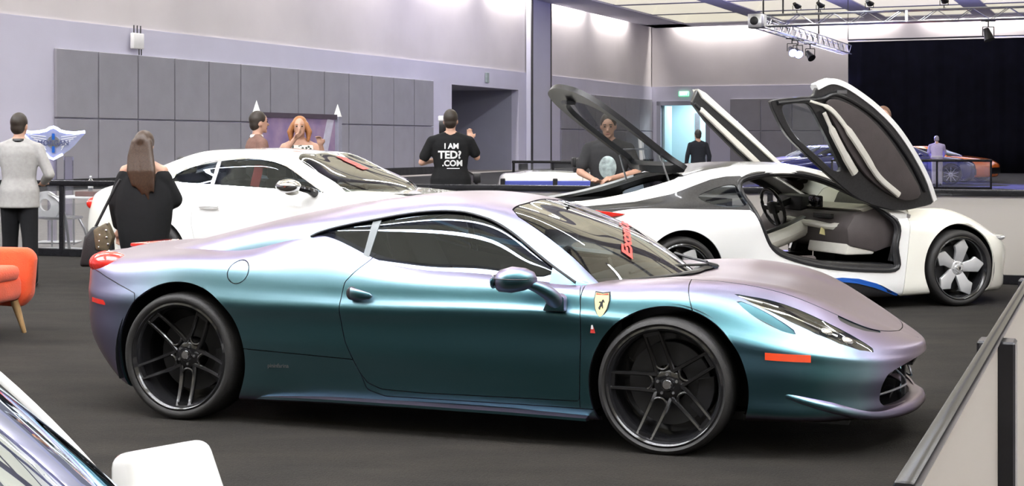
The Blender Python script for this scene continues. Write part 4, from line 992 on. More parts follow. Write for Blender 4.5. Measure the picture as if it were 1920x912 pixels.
# ------------------------------------------------------------------ white hybrid sports car with its doors and rear hatch raised
ia = math.atan2(.34255, .93950); ev = thing('hybrid_sports_car', 'white sports car with both butterfly doors and the glass rear hatch raised', 'car', (1.1111, 13.4619, 0.012), ia)
IT = [
 [(-.62,0,.28),(-.70,0,.28),(-.84,0,.42),(-.88,0,.56),(-.89,0,.72),(-.93,0,.90),(-.90,0,.945),(-.85,0,.955),(-.78,0,.96)],
 [(-.60,.42,.28),(-.68,.44,.28),(-.82,.45,.42),(-.86,.46,.56),(-.87,.46,.72),(-.89,.46,.90),(-.85,.42,.95),(-.78,.2,.965),(-.68,0,.97)],
 [(-.52,.68,.24),(-.60,.72,.24),(-.72,.75,.40),(-.75,.77,.56),(-.75,.78,.73),(-.76,.78,.89),(-.71,.68,.945),(-.60,.34,.96),(-.52,0,.97)],
 row(-.45,[(.80,.18),(.86,.18),(.90,.36),(.93,.54),(.94,.72),(.915,.87),(.83,.935),(.40,.95),(0,.96)]),
 row(0,[(.84,.15),(.90,.15),(.95,.34),(.975,.54),(.975,.72),(.935,.86),(.845,.93),(.4,.95),(0,.96)]),
 row(.50,[(.84,.13),(.90,.13),(.93,.32),(.945,.52),(.95,.70),(.925,.84),(.84,.92),(.4,.93),(0,.94)]),
 row(.95,[(.84,.12),(.905,.12),(.94,.30),(.93,.48),(.925,.68),(.915,.82),(.85,.905),(.4,.91),(0,.91)]),
 row(1.5,[(.84,.12),(.91,.12),(.95,.28),(.93,.46),(.915,.66),(.915,.81),(.855,.90),(.4,.90),(0,.90)]),
 row(2.0,[(.84,.11),(.915,.11),(.955,.27),(.94,.45),(.925,.64),(.915,.79),(.85,.875),(.4,.88),(0,.88)]),
 row(2.4,[(.84,.12),(.92,.12),(.955,.28),(.955,.46),(.945,.64),(.91,.76),(.80,.845),(.4,.86),(0,.86)]),
 row(2.75,[(.84,.13),(.92,.13),(.955,.29),(.965,.46),(.955,.63),(.90,.77),(.76,.862),(.38,.82),(0,.81)]),
 row(3.05,[(.82,.13),(.89,.13),(.93,.29),(.945,.45),(.93,.60),(.87,.715),(.72,.795),(.36,.755),(0,.75)]),
 row(3.3,[(.74,.12),(.81,.12),(.845,.28),(.855,.43),(.84,.55),(.78,.63),(.64,.685),(.32,.66),(0,.66)]),
 [(3.42,.52,.12),(3.50,.57,.12),(3.54,.60,.28),(3.56,.61,.42),(3.555,.60,.52),(3.53,.55,.57),(3.47,.42,.60),(3.45,.2,.59),(3.44,0,.585)],
 [(3.56,0,.12),(3.64,0,.12),(3.70,0,.28),(3.72,0,.42),(3.71,0,.49),(3.68,0,.52),(3.64,0,.53),(3.61,0,.535),(3.58,0,.54)]]
ID = [
 row(-.86,[(.84,.87),(.80,.91),(.76,.935),(.72,.955),(.60,.965),(.3,.965),(0,.96)]),
 row(-.35,[(.88,.86),(.862,.925),(.79,.97),(.715,1.005),(.60,1.03),(.3,1.05),(0,1.055)]),
 row(0,[(.88,.85),(.86,.925),(.775,1.015),(.69,1.075),(.58,1.11),(.3,1.14),(0,1.15)]),
 row(.32,[(.88,.84),(.858,.92),(.76,1.06),(.662,1.165),(.55,1.205),(.3,1.225),(0,1.23)]),
 row(.65,[(.88,.84),(.86,.91),(.75,1.09),(.635,1.232),(.52,1.268),(.28,1.287),(0,1.29)]),
 row(1.0,[(.885,.83),(.868,.905),(.75,1.10),(.62,1.258),(.51,1.287),(.28,1.306),(0,1.31)]),
 row(1.35,[(.89,.83),(.87,.90),(.755,1.09),(.622,1.245),(.52,1.272),(.28,1.295),(0,1.30)]),
 row(1.62,[(.895,.82),(.875,.895),(.775,1.05),(.665,1.165),(.57,1.21),(.29,1.25),(0,1.26)]),
 [(1.85,.90,.81),(1.85,.88,.885),(1.85,.80,.985),(1.85,.72,1.06),(1.86,.64,1.11),(1.95,.32,1.15),(1.97,0,1.16)],
 [(2.1,.90,.79),(2.1,.885,.865),(2.1,.85,.90),(2.1,.80,.93),(2.13,.72,.98),(2.28,.36,1.01),(2.33,0,1.015)],
 [(2.30,.88,.76),(2.32,.86,.81),(2.32,.85,.82),(2.33,.83,.83),(2.36,.79,.845),(2.58,.40,.86),(2.66,0,.865)],
 [(2.36,.87,.70),(2.38,.85,.74),(2.40,.84,.75),(2.42,.82,.76),(2.45,.79,.77),(2.66,.40,.78),(2.74,0,.785)]]
S = grid_surface(IT, 170, 100); D = grid_surface(ID, 130, 90, False, False)
S = cut_arch(S, (0, .355), .395); S = cut_arch(S, (2.80, .355), .395)
OPEN = smooth_poly([(.66,1.13),(.90,1.20),(1.20,1.213),(1.47,1.168),(1.79,1.04),(2.05,.885),(2.17,.74),(2.13,.55),(2.14,.36),(1.90,.345),(1.42,.385),(1.06,.47),(.88,.56),(.79,.72),(.71,.93)], 4)
opn = lambda Q: np.maximum(sd_poly(Q.xz(), OPEN), .45-np.abs(Q.y))
S = clip(S, np.maximum(sd_poly(S.xw(), smooth_poly([(.30,0),(.35,.5),(.5,.70),(1.0,.78),(1.8,.80),(2.1,.78),(2.28,.5),(2.36,0),(1.8,-.4),(.6,-.4)], 3)), .75-S.z))[1]
S = clip(S, opn(S))[1]; D = clip(D, opn(D))[1]
S0 = S
emit(clip(S.offset(-.02), S.x*0+1 if False else (S.x*0-1))[0], 'inner_shell', M['black'], ev, 0)
# open rear bay under the hatch, black band below the window line, white flank
BAY = smooth_poly([(-.80,0),(-.78,.40),(-.55,.50),(-.1,.50),(.22,.46),(.27,0),(0,-.3),(-.6,-.3)], 3)
D = clip(D, np.maximum(sd_poly(D.xw(), BAY), .8-D.z))[1]
S = clip(S, np.maximum(sd_poly(S.xw(), BAY), .8-S.z))[1]
hd, S = cutpanel(S, lambda Q: np.maximum(sd_poly(Q.xw(), smooth_poly([(2.35,0),(2.40,.5),(2.55,.68),(2.9,.66),(3.25,.58),(3.42,.36),(3.48,0),(3.0,-.3),(2.6,-.3)], 3)), .45-Q.z)); emit(hd, 'hood', M['carbon'], ev)
for s in (-1, 1):
    f_, S = cutpanel(S, lambda Q: np.maximum(2.22+(Q.z-.4)*.16-Q.x, -.02-Q.y*s)); emit(f_, 'front_fender', M['warm_white_paint'], ev)
SKI = [(.42,0),(.42,.20),(.9,.22),(1.40,.30),(1.55,.285),(1.75,.27),(1.95,.22),(2.16,.115),(2.3,.115),(2.3,0)]
for s in (-1, 1):
    k_, S = cutpanel(S, lambda Q: np.maximum(sd_poly(Q.xz(), SKI), .5-Q.y*s)); emit(k_, 'side_skirt', M['carbon'], ev)
    BL = [(1.40,.292),(1.55,.300),(1.72,.285),(1.90,.238),(2.13,.135),(2.12,.118),(1.88,.20),(1.70,.245),(1.52,.265)]
    yk = [np.abs(S0.y[np.argmin(np.hypot(S0.x-x, S0.z-z))]) for x, z in BL]
    n = len(BL); V = [(x, s*(w+.012), z) for (x, z), w in zip(BL, yk)] + [(x, s*(w-.02), z) for (x, z), w in zip(BL, yk)]
    mk('blue_accent_strip', fixn((V, [tuple(range(n)), tuple(range(n, 2*n))] + [(i, (i+1) % n, n+(i+1) % n, n+i) for i in range(n)])), M['blue_accent'], ev, False, label='electric blue sill accent')
emit(S, 'body', M['white_paint'], ev)
# roof pieces: white side rails, dark roof skin, black window band
W_ = [(1.64,0),(1.64,.50),(1.70,.575),(1.86,.625),(2.13,.705),(2.36,.775),(2.9,.775),(2.9,-.1),(1.64,-.1)]
ws_, D = cutpanel(D, lambda Q: np.maximum(sd_poly(Q.xw(), W_), .8-Q.z)); emit(ws_.offset(-.003), 'windshield', M['clear_glass'], ev, 0)
for s in (-1, 1):
    low = lambda Q: np.maximum(np.maximum(Q.z-np.interp(Q.x, [-.9,-.35,0,.25,.40,.55,.7,.9,3], [.945,.985,1.045,1.12,1.165,1.19,1.195,1.2,1.2]), Q.x-.76-(.93-Q.z)*.2), -Q.y*s)
    bnd, D = cutpanel(D, low, .0005)
    QW = smooth_poly([(.22,1.01),(.36,1.075),(.56,1.12),(.64,1.09),(.68,.95),(.44,.935)], 3)
    qw, bnd = cutpanel(bnd, lambda Q: sd_poly(Q.xz(), QW), .0005)
    emit(bnd, 'window_band', M['carbon'], ev, .01); emit(qw.offset(-.006), 'quarter_window', M['smoke_glass'], ev, 0)
rf, D = cutpanel(D, lambda Q: np.maximum(np.maximum(np.abs(Q.y)-.50, .2-Q.x), Q.x-1.64), .002); emit(rf, 'roof_panel', M['carbon'], ev)
emit(D, 'roof_rail', M['white_paint'], ev, .02)
# door frames
ring = smooth_poly(list(zip(*[iter([])]*2)) or [(.66,1.13),(.90,1.20),(1.20,1.213),(1.47,1.168),(1.79,1.04),(2.05,.885),(2.17,.74),(2.13,.55),(2.14,.36),(1.90,.345),(1.42,.385),(1.06,.47),(.88,.56),(.79,.72),(.71,.93)], 4)
IT0, ID0 = grid_surface(IT, 90, 60), grid_surface(ID, 90, 60, False, False)
def i8w(x, z):
    Q = ID0 if z > .90 else IT0
    return abs(Q.y[np.argmin(np.hypot(Q.x-x, Q.z-z) + np.where(np.abs(Q.y) > .45, 0, 9))])
for s in (-1, 1):
    pts = [Vector((x, s*(i8w(x, z)-.035), z)) for x, z in ring]
    pts = [(pts[i-1]+pts[i]*2+pts[(i+1) % len(pts)])/4 for i in range(len(pts))]
    mk('door_frame', tube(pts, .034, 8, closed=True, up=(0, 1, 0)), M['carbon'], ev)
    pts2 = [p + Vector((0, s*.035, 0)) for p in pts]
    mk('door_seal', tube(pts2, .014, 6, closed=True, up=(0, 1, 0)), M['black'], ev)
    mk('sill', bevelled(prism([(.85,.30),(2.12,.30),(2.12,.40),(1.45,.435),(1.05,.52),(.86,.62)], s*.62, s*.915, 'y'), .02), M['carbon'], ev)
    mk('hinge_bracket', join(bar((2.12, s*.86, .42), (2.24, s*.84, .80), .05, .04), bar((2.20, s*.86, .50), (2.30, s*.86, .84), .035, .03)), M['alu'], ev, False)
# wheels
IW = dict(style='turbine', mrim=M['rimblack'], mspoke=M['silver_wheel'], hub_y=0.06)
wheel(ev, (2.80, -.962, .345), .347, .285, .23, phase=R(13), **IW); wheel(ev, (0, -.968, .345), .347, .285, .26, phase=R(30), **IW)
wheel(ev, (2.80, .962, .345), .347, .285, .23, mirror=True, **IW); wheel(ev, (0, .968, .345), .347, .285, .26, mirror=True, **IW)
wells(ev, [(0, .355), (2.80, .355)], .395, .9)
mk('underbody', join(box(.42, 2.38, -.84, .84, .115, .15), box(-.7, .4, -.5, .5, .2, .24), box(2.3, 3.5, -.5, .5, .13, .17)), M['black'], ev, False)
for s in (-1, 1):
    mk('tail_lamp', bevelled(prism([(-.80,.93),(-.50,.89),(-.55,.875),(-.68,.86),(-.78,.85)], s*.70, s*.905, 'y'), .01), M['red_lens'], ev)
    mk('headlight', ellipsoid((3.36, s*.70, .60), (.15, .09, .035), 16, 8, Matrix.Rotation(R(-s*28), 3, 'Z')), M['head_lens'], ev)
    mk('side_marker', rbox(3.22, 3.25, s*.862-.012, s*.862+.012, .36, .50, .006, 1), M['amber'], ev)
mk('engine_bay', join(box(-.72, .25, -.50, .50, .70, .75), box(-.74, -.70, -.5, .5, .7, .93), box(-.72, .25, -.52, -.48, .7, .98), box(-.72, .25, .48, .52, .7, .98)), M['black'], ev, False)
mk('bay_shelf', rbox(-.45, .20, -.44, .44, .80, .90, .03), M['darkplastic'], ev)
# cabin
cabin(ev, .55, 2.20, .80, .22, 1.0, M['grey_trim'])
mk('dashboard', bevelled(prism([(1.72,.56),(1.70,.72),(1.78,.84),(2.0,.90),(2.32,.87),(2.36,.6),(2.0,.5)], -.80, .80, 'y'), .03), M['grey_trim'], ev)
mk('dash_top', bevelled(prism([(1.84,.885),(2.02,.925),(2.36,.885),(2.36,.84),(1.9,.85)], -.78, .20, 'y'), .012), M['cream'], ev)
mk('dash_sweep', tube(catmull([(1.72, .25, .76), (1.70, 0, .745), (1.70, -.25, .735), (1.74, -.55, .72), (1.82, -.74, .78)], 5), [.035]*8+[.04]*7+[.05]*6, 10, .8), M['ivory'], ev)
mk('glovebox', bevelled(prism([(1.70,.48),(1.74,.66),(1.80,.70),(2.0,.72),(2.0,.48)], -.78, -.12, 'y'), .02), M['ivory'], ev)
mk('center_screen', rbox(1.80, 1.83, -.20, .02, .88, .99, .012, 2), M['blackgloss'], ev)
mk('air_vent', join(*[bar((1.735, -.20, z), (1.735, -.50, z), .03, .008) for z in (.80, .815, .83)]), M['black'], ev, False)
mk('instrument_hood', bevelled(prism([(1.78,.84),(1.80,.98),(1.95,.99),(2.05,.90)], .12, .60, 'y'), .02), M['leather'], ev)
mk('paper_note', bar((1.715, -.42, .70), (1.70, -.42, .64), .10, .004), M['yellow'], ev, False)
con = catmull([(.70, -.05, .50), (1.10, -.06, .52), (1.45, -.04, .60), (1.72, -.02, .70)], 5)
mk('center_console', tube(con, [.12]*8+[.11]*8, 12, .8), M['ivory'], ev)
mk('console_trim', tube([p + Vector((0, 0, .085)) for p in con], .05, 8, .4), M['black'], ev)
wheel_ring(ev, (1.62, .36, .86), .19, R(-20), M['black'])
for y in (-.42, .40):
    sp = mk('seat', rbox(.95, 1.45, y-.26, y+.26, .28, .42, .05), M['ivory'], ev); mk('seat_back', bevelled(prism([(.92,.36),(.72,.62),(.62,.86),(.68,.90),(.80,.80),(1.0,.44)], y-.25, y+.25, 'y'), .04, 3), M['grey_trim'], sp)
    mk('seat_bolster', rbox(.95, 1.45, y-.30, y-.22, .34, .48, .035), M['grey_trim'], sp)
# raised doors: thick shells that lean outwards above the sills
def lean(s, w0=.93, k=.22): return lambda x, z, d=0.0: Vector((x - d*.0, s*(w0 + k*(z-.9) + d), z))
DO = [(2.52,.96),(2.40,1.17),(2.22,1.40),(2.02,1.61),(1.80,1.78),(1.60,1.90),(1.42,1.985),(1.29,2.005),(1.17,1.955),(1.14,1.885),(1.0,1.875),(.76,1.845),(.745,1.815),(.80,1.72),(.93,1.55),(1.16,1.37),(1.44,1.165),(1.75,.975),(2.10,.88),(2.36,.90)]
DW = [(1.02,1.82),(.86,1.80),(.90,1.69),(1.02,1.54),(1.24,1.38),(1.44,1.24),(1.50,1.27),(1.38,1.45),(1.24,1.65),(1.12,1.80)]
def shell(poly, s, d0, d1, f, hole=None):
    """slab of the given outline between two depths, with an optional window through it"""
    n = len(poly)
    bm = bmesh.new()
    out = [bm.verts.new(f(x, z, d1)) for x, z in poly]; es = [bm.edges.new((out[i], out[(i+1) % n])) for i in range(n)]
    if hole:
        h = [bm.verts.new(f(x, z, d1)) for x, z in hole]; es += [bm.edges.new((h[i], h[(i+1) % len(h)])) for i in range(len(h))]
    bmesh.ops.triangle_fill(bm, use_beauty=True, edges=es)
    r_ = bmesh.ops.extrude_face_region(bm, geom=list(bm.faces)); dv = f(0, 1, d0) - f(0, 1, d1)
    bmesh.ops.translate(bm, verts=[v for v in r_['geom'] if isinstance(v, bmesh.types.BMVert)], vec=dv)
    bmesh.ops.recalc_face_normals(bm, faces=bm.faces); bm.verts.index_update()
    o_ = [tuple(v.co) for v in bm.verts], [tuple(v.index for v in q.verts) for q in bm.faces]; bm.free(); return o_
def grow(poly, k, c=None):
    c = c or (sum(p[0] for p in poly)/len(poly), sum(p[1] for p in poly)/len(poly)); return [(c[0]+(x-c[0])*k, c[1]+(z-c[1])*k) for x, z in poly]
for s in (-1, 1):
    f = lean(s)
    if s > 0:
        # the far door shows as a slim blade: outline folded nearly edge on
        DX = .09
        DF = [(a_+DX, c_) for a_, c_ in [(1.0,1.88),(1.06,2.01),(1.13,1.97),(1.55,1.62),(2.0,1.22),(2.40,.95),(2.25,.88),(1.85,1.06),(1.48,1.38),(1.14,1.70)]]
        g_ = lambda x, z, d=0.0: Vector((x, .98 + .10*(z-.9) + d, z))
        h_g = lambda x, z, d=0.0: g_(x+DX, z, d)
        d_ = mk('door', bevelled(shell(DF, s, -.06, .0, g_), .008, 1, 40), M['carbon'], ev, sharp=30, label='raised far butterfly door seen almost edge on')
        mk('outer_skin', bevelled(shell([(1.055,2.02),(1.14,1.98),(1.56,1.63),(2.01,1.23),(2.42,.95),(2.34,.90),(1.95,1.16),(1.50,1.57),(1.10,1.90)], s, .0, .05, h_g), .010, 2, 40), M['warm_white_paint'], d_, sharp=30)
        mk('outer_skin_lip', bevelled(shell([(1.055,2.02),(1.14,1.98),(1.56,1.63),(2.01,1.23),(1.99,1.19),(1.52,1.59),(1.10,1.93)], s, -.09, .0, h_g), .008, 2, 40), M['warm_white_paint'], d_, sharp=30)
        mk('door_trim', bevelled(shell([(1.08,1.84),(1.5,1.48),(1.9,1.12),(1.86,1.09),(1.46,1.43),(1.07,1.79)], s, -.11, -.06, h_g), .01, 2, 40), M['ivory'], d_)
        mk('door_weatherstrip', tube([h_g(1.02, 1.87, -.07), h_g(1.5, 1.44, -.07), h_g(1.9, 1.09, -.07)], .016, 8), M['black'], d_)
        continue
    dS = smooth_poly(DO, 3); hole = smooth_poly(DW, 3)
    d_ = mk('door', bevelled(shell(dS, s, -.05, .0, f, hole), .006, 1, 50), M['carbon'], ev, sharp=30, label='raised butterfly door')
    # white outer skin, folded round the trailing and lower edge
    EDGE = [(2.52,.96),(2.40,1.17),(2.22,1.40),(2.02,1.61),(1.80,1.78),(1.60,1.90),(1.42,1.985),(1.29,2.005),(1.17,1.955)]
    e3 = catmull([f(x, z, -.07) for x, z in EDGE], 4)
    rg_ = []
    for i, p in enumerate(e3):
        t = (e3[min(i+1, len(e3)-1)]-e3[max(i-1, 0)]).normalized(); nrm = Vector((-t.z, 0, t.x)); 
        if nrm.z < 0: nrm = -nrm
        rg_.append([p+nrm*.035, p+nrm*.030+Vector((0, s*.075, 0)), p-nrm*.02+Vector((0, s*.085, 0)), p-nrm*.02-Vector((0, s*.03, 0)), p+nrm*.015-Vector((0, s*.03, 0))])
    mk('outer_skin_edge', fixn(loft(rg_)), M['white_paint'], d_, sharp=40)
    SK2 = smooth_poly([(2.50,.97),(2.2,1.40),(1.78,1.77),(1.30,1.99),(1.20,1.93),(1.40,1.60),(1.62,1.32),(1.85,1.08),(2.2,.93)], 3)
    mk('outer_skin', shell(SK2, s, -.10, -.05, f), M['white_paint'], d_, False)
    mk('door_glass', ([tuple(f(x, z, -.025)) for x, z in grow(hole, 1.03)], [tuple(range(len(hole)))]), glass('clear door glass', (.78, .83, .84)), d_, False)
    TR = smooth_poly([(2.34,1.03),(2.16,1.27),(1.95,1.50),(1.72,1.69),(1.50,1.81),(1.32,1.86),(1.26,1.80),(1.38,1.62),(1.55,1.40),(1.75,1.19),(2.0,1.03),(2.2,.97)], 3)
    mk('door_trim', bevelled(shell(TR, s, .0, .045, f), .012, 2, 50), M['grey_trim'], d_)
    AR = catmull([f(1.10, 1.84, .03), f(1.30, 1.77, .05), f(1.50, 1.58, .065), f(1.68, 1.38, .07), f(1.86, 1.18, .065), f(2.10, 1.02, .05)], 5)
    mk('door_armrest', tube(AR, [.012]*4+[.022]*6+[.034]*8+[.03]*8, 8, .6, up=(0, 1, 0)), M['ivory'], d_)
    AR2 = catmull([f(1.24, 1.74, .05), f(1.36, 1.55, .06), f(1.50, 1.36, .06), f(1.62, 1.22, .05)], 5)
    mk('door_pull', tube(AR2, [.02]*4+[.035]*6+[.04]*6, 8, .6, up=(0, 1, 0)), M['ivory'], d_)
    SE = catmull([f(x, z, .012) for x, z in ((2.40,1.05),(2.25,1.26),(2.05,1.48),(1.82,1.68),(1.58,1.82),(1.36,1.90),(1.22,1.86),(1.0,1.84),(.80,1.82))], 4)
    mk('door_weatherstrip', tube(SE, .018, 8), M['black'], d_)
    mk('door_latch', rbox(1.37, 1.47, s*1.15-.02, s*1.15+.02, 1.90, 1.94, .008, 1), M['alu'], d_)
    mk('side_mirror', ellipsoid((1.98, s*1.02, 1.20), (.10, .05, .06), 14, 10), M['blackgloss'], d_) if s > 0 else None
# raised glass hatch hinged at the rear edge of the roof
HX = lambda t: Vector((.27-1.04*t, 0, 1.245+.74*t))
hw_ = [(0,.46),(.15,.48),(.4,.49),(.65,.485),(.82,.44),(.93,.33),(.98,.18),(1.0,0)]
hn = Vector((.74, 0, 1.04)).normalized()
def hatch_ring(k, sh=0.0):
    a = [HX(t*(k if t > .5 else 1)+ (0 if t > 0.02 else sh)) + Vector((0, -w*k, 0)) for t, w in hw_]; b = [HX(t*(k if t > .5 else 1) + (0 if t > 0.02 else sh)) + Vector((0, w*k, 0)) for t, w in hw_[::-1][1:]]
    return catmull(a+b, 4, True)
o_, i_ = hatch_ring(1.0), hatch_ring(.84, .08)
n = len(o_); V = [p+hn*.02 for p in o_] + [p+hn*.02 for p in i_] + [p-hn*.025 for p in o_] + [p-hn*.025 for p in i_]
F = []
for i in range(n):
    j = (i+1) % n; F += [(i, j, n+j, n+i), (2*n+j, 2*n+i, 3*n+i, 3*n+j), (i, 2*n+i, 2*n+j, j), (n+j, 3*n+j, 3*n+i, n+i)]
ht = mk('rear_hatch', fixn((V, F)), M['black'], ev, sharp=40)
mk('hatch_glass', ([tuple(p) for p in i_], [tuple(range(n))]), glass('clear hatch glass', (.80, .84, .84)), ht, False)
for s in (-1, 1): mk('gas_strut', tube([(.12, s*.455, 1.13), (.04, s*.43, 1.37)], .009, 8), M['alu'], ht)
mk('hatch_latch', rbox(-.70, -.60, -.06, .06, 1.82, 1.86, .01, 1), M['darkplastic'], ht)
# ------------------------------------------------------------------ simpler cars: far displays and the car the photographer stands beside
def far_car(name, label, loc, rz, paint, zsc=1.0, open_top=False, wheelstyle='ten', group=None):
    t = thing(name, label, 'car', loc, rz, group)
    tab = [[(x, w, z*zsc) for x, w, z in st] for st in GTT]; dt = [[(x, w, z*zsc) for x, w, z in st] for st in GTD]
    S = grid_surface(tab, 80, 50); S = cut_arch(S, (0, .35), .40); S = cut_arch(S, (2.746, .35), .40)
    zc = .8*zsc
    S = clip(S, np.maximum(sd_poly(S.xw(), smooth_poly([(-.25,0),(-.2,.5),(.1,.72),(.6,.76),(1.5,.77),(1.85,.74),(1.98,.5),(2.06,0),(1.5,-.4),(0,-.4)], 3)), zc-S.z))[1]
    for s in (-1, 1):
        d_, S = cutpanel(S, lambda Q: np.maximum(sd_poly(np.stack([Q.x, Q.z/zsc], 1), GD), .6-Q.y*s), .004); emit(d_, 'door', paint, t)
    bn, S = cutpanel(S, lambda Q: np.maximum(sd_poly(Q.xw(), smooth_poly([(2.05,0),(2.02,.5),(2.1,.70),(2.6,.70),(3.1,.62),(3.35,.35),(3.40,0),(3,-.3),(2.3,-.3)], 3)), .7*zsc-Q.z), .004); emit(bn, 'hood', paint, t)
    emit(S, 'body', paint, t)
    if not open_top:
        D = grid_surface(dt, 60, 44, False, False)
        ws_, D = cutpanel(D, lambda Q: np.maximum(sd_poly(Q.xw(), W_GT), 1.0*zsc-Q.z)); emit(ws_, 'windshield', M['smoke_glass'], t, 0)
        for s in (-1, 1):
            g, D = cutpanel(D, lambda Q: np.maximum(sd_poly(np.stack([Q.x, Q.z/zsc], 1), GW), .3-Q.y*s)); emit(g, 'side_window', M['smoke_glass'], t, 0)
        emit(D, 'roof', paint, t)
    else:
        mk('windshield_frame', tube(catmull([(1.95,-.66,.98*zsc),(1.72,-.60,1.20*zsc),(1.68,0,1.24*zsc),(1.72,.60,1.20*zsc),(1.95,.66,.98*zsc)], 5), .02, 8), M['black'], t)
    for x in (0, 2.746):
        for s in (-1, 1): wheel(t, (x, s*.955, .35), .352, .28, .25, wheelstyle, M['rimblack'], M['silver_wheel'], s > 0)
    wells(t, [(0, .35), (2.746, .35)], .40, .9)
    mk('underbody', join(box(.42, 2.32, -.84, .84, .16, .20), box(-.9, .4, -.5, .5, .2, .24), box(2.3, 3.3, -.5, .5, .19, .23)), M['black'], t, False)
    cabin(t, .0, 2.0, .78, .30, .9*zsc, M['leather'])
    for y in (-.38, .38): std_seat(t, .7, y, .40 if not open_top else .34, M['leather'])
    for s in (-1, 1):
        mk('headlight', ellipsoid((3.27, s*.66, .74*zsc), (.13, .11, .07), 14, 8), M['head_lens'], t)
        mk('tail_lamp', ellipsoid((-.86, s*.70, .86*zsc), (.05, .11, .05), 12, 8), M['red_lens'], t)
        mk('mirror_housing', ellipsoid((1.70, s*1.02, 1.06*zsc), (.09, .09, .055), 12, 8), paint, t)
    mk('grille', prism([(-.40,.32),(.40,.32),(.42,.55),(-.42,.55)], 3.59, 3.655, 'x'), M['blackgloss'], t, False)
    return t
W_GT = W_ = [(1.43,0),(1.43,.5),(1.45,.585),(1.55,.625),(1.72,.665),(1.90,.71),(2.06,.75),(2.5,.75),(2.5,-.1),(1.43,-.1)]
def at(px, Y, z=0.012): return Vector(((px-PCX)/FPX*Y, Y, z))
def place_wheel(px, Y, rz, lx, ly):
    """origin of a car whose local ground point (lx, ly) stands at pixel column px and distance Y"""
    c, s = math.cos(rz), math.sin(rz); p = at(px, Y); return (p.x-(c*lx-s*ly), p.y-(s*lx+c*ly), .012)
rz = R(-12); far_car('far_coupe', 'dark blue coupe with a bright wheel beside the orange car', place_wheel(1783, 52.5, rz, 2.746, -.95), rz, M['blue_paint'], .98)
rz = R(-38); far_car('far_coupe', 'orange car at the right, behind the bending visitor', place_wheel(1806, 55.5, rz, 2.746, -.95), rz, M['orange_paint'], .95)
rz = R(197); far_car('far_coupe', 'blue car seen beneath the raised near door of the white sports car', place_wheel(1622, 50, rz, 0, .95), rz, M['blue_paint'], .98)
rz = R(4); rd = far_car('open_roadster', 'low white open roadster beyond the rear barrier', place_wheel(937, 28.0, rz, -1.0, 0), rz, M['white_paint'], .86, True)

# white car in the foreground, lower left: only its screen pillar and door mirror reach into the frame
fa = R(15); fe = Vector((math.cos(fa), math.sin(fa), 0)); fn_ = Vector((-fe.y, fe.x, 0))
mir_w = Vector((-.68, 3.0, 0)); mir_l = (2.02, 1.05)                 # mirror centre in the world and in the car
fg = thing('white_coupe', 'white compact car in the lower left corner showing its screen pillar and boxy door mirror', 'car', mir_w - fe*mir_l[0] - fn_*mir_l[1] + Vector((0, 0, .012)), fa)
XB, WB = mir_l[0]-.057, mir_l[1]-.41
sq = lambda x: x if x < XB else XB+(x-XB)*.5
FT = [[(sq(x), w, z*.80) for x, w, z in st] for st in GTT]
S = grid_surface(FT, 90, 60); S = cut_arch(S, (0, .33), .38); S = cut_arch(S, (sq(2.746), .33), .36)
S = clip(S, np.maximum(sd_poly(S.xw(), smooth_poly([(.1,0),(.2,.4),(.5,.55),(1.0,.58),(1.6,.58),(1.85,.55),(1.95,.4),(1.98,0),(1.5,-.3),(.4,-.3)], 3)), .6-S.z))[1]
for s in (-1, 1):
    d_, S = cutpanel(S, lambda Q: np.maximum(sd_poly(np.stack([Q.x, Q.z/.8], 1), GD), .6-Q.y*s)); dd = emit(d_, 'door', M['white_paint'], fg)
    if s > 0: fgd = dd
bn, S = cutpanel(S, lambda Q: np.maximum(sd_poly(Q.xw(), smooth_poly([(sq(a_), c_) for a_, c_ in ((2.05,0),(2.02,.5),(2.1,.70),(2.6,.70),(3.1,.62),(3.35,.35),(3.40,0),(3,-.3),(2.3,-.3))], 3)), .6-Q.z)); emit(bn, 'hood', M['white_paint'], fg)
emit(S, 'body', M['white_paint'], fg)
ZB, ZT = .80, 1.145
FD = [
 row(.05,[(WB+.06,.74),(WB+.02,.80),(WB-.04,.85),(WB-.10,.90),(WB-.18,.92),(.2,.93),(0,.93)]),
 row(.5,[(WB+.08,.72),(WB+.03,.80),(WB-.02,.92),(WB-.08,1.02),(WB-.18,1.08),(.22,1.11),(0,1.115)]),
 row(1.0,[(WB+.09,.70),(WB+.04,.80),(WB-.02,.94),(WB-.09,1.07),(WB-.20,1.14),(.22,1.17),(0,1.175)]),
 row(XB-.36,[(WB+.09,.70),(WB+.045,.80),(WB-.02,.94),(WB-.09,1.07),(WB-.175,1.14),(.22,1.165),(0,1.17)]),
 [(XB-.22,WB+.08,.70),(XB-.21,WB+.04,.80),(XB-.21,WB,.88),(XB-.21,WB-.05,.98),(XB-.21,WB-.115,1.06),(XB-.15,.24,1.08),(XB-.14,0,1.085)],
 [(XB-.10,WB+.07,.70),(XB-.09,WB+.035,.79),(XB-.09,WB+.02,.82),(XB-.09,WB-.01,.87),(XB-.08,WB-.05,.915),(XB+.02,.27,.93),(XB+.04,0,.935)],
 [(XB+.02,WB+.05,.68),(XB+.02,WB+.03,.75),(XB+.03,WB+.02,.76),(XB+.03,WB+.01,.77),(XB+.05,WB-.01,.785),(XB+.17,.30,.80),(XB+.20,0,.805)],
 [(XB+.08,WB+.05,.60),(XB+.08,WB+.03,.66),(XB+.09,WB+.02,.67),(XB+.09,WB+.01,.68),(XB+.11,WB-.01,.69),(XB+.23,.30,.70),(XB+.26,0,.71)]]
D = grid_surface(FD, 110, 80, False, False)
D = clip(D, D.x-(XB-.30))[0]
nu, nv = 25, 14; V = []
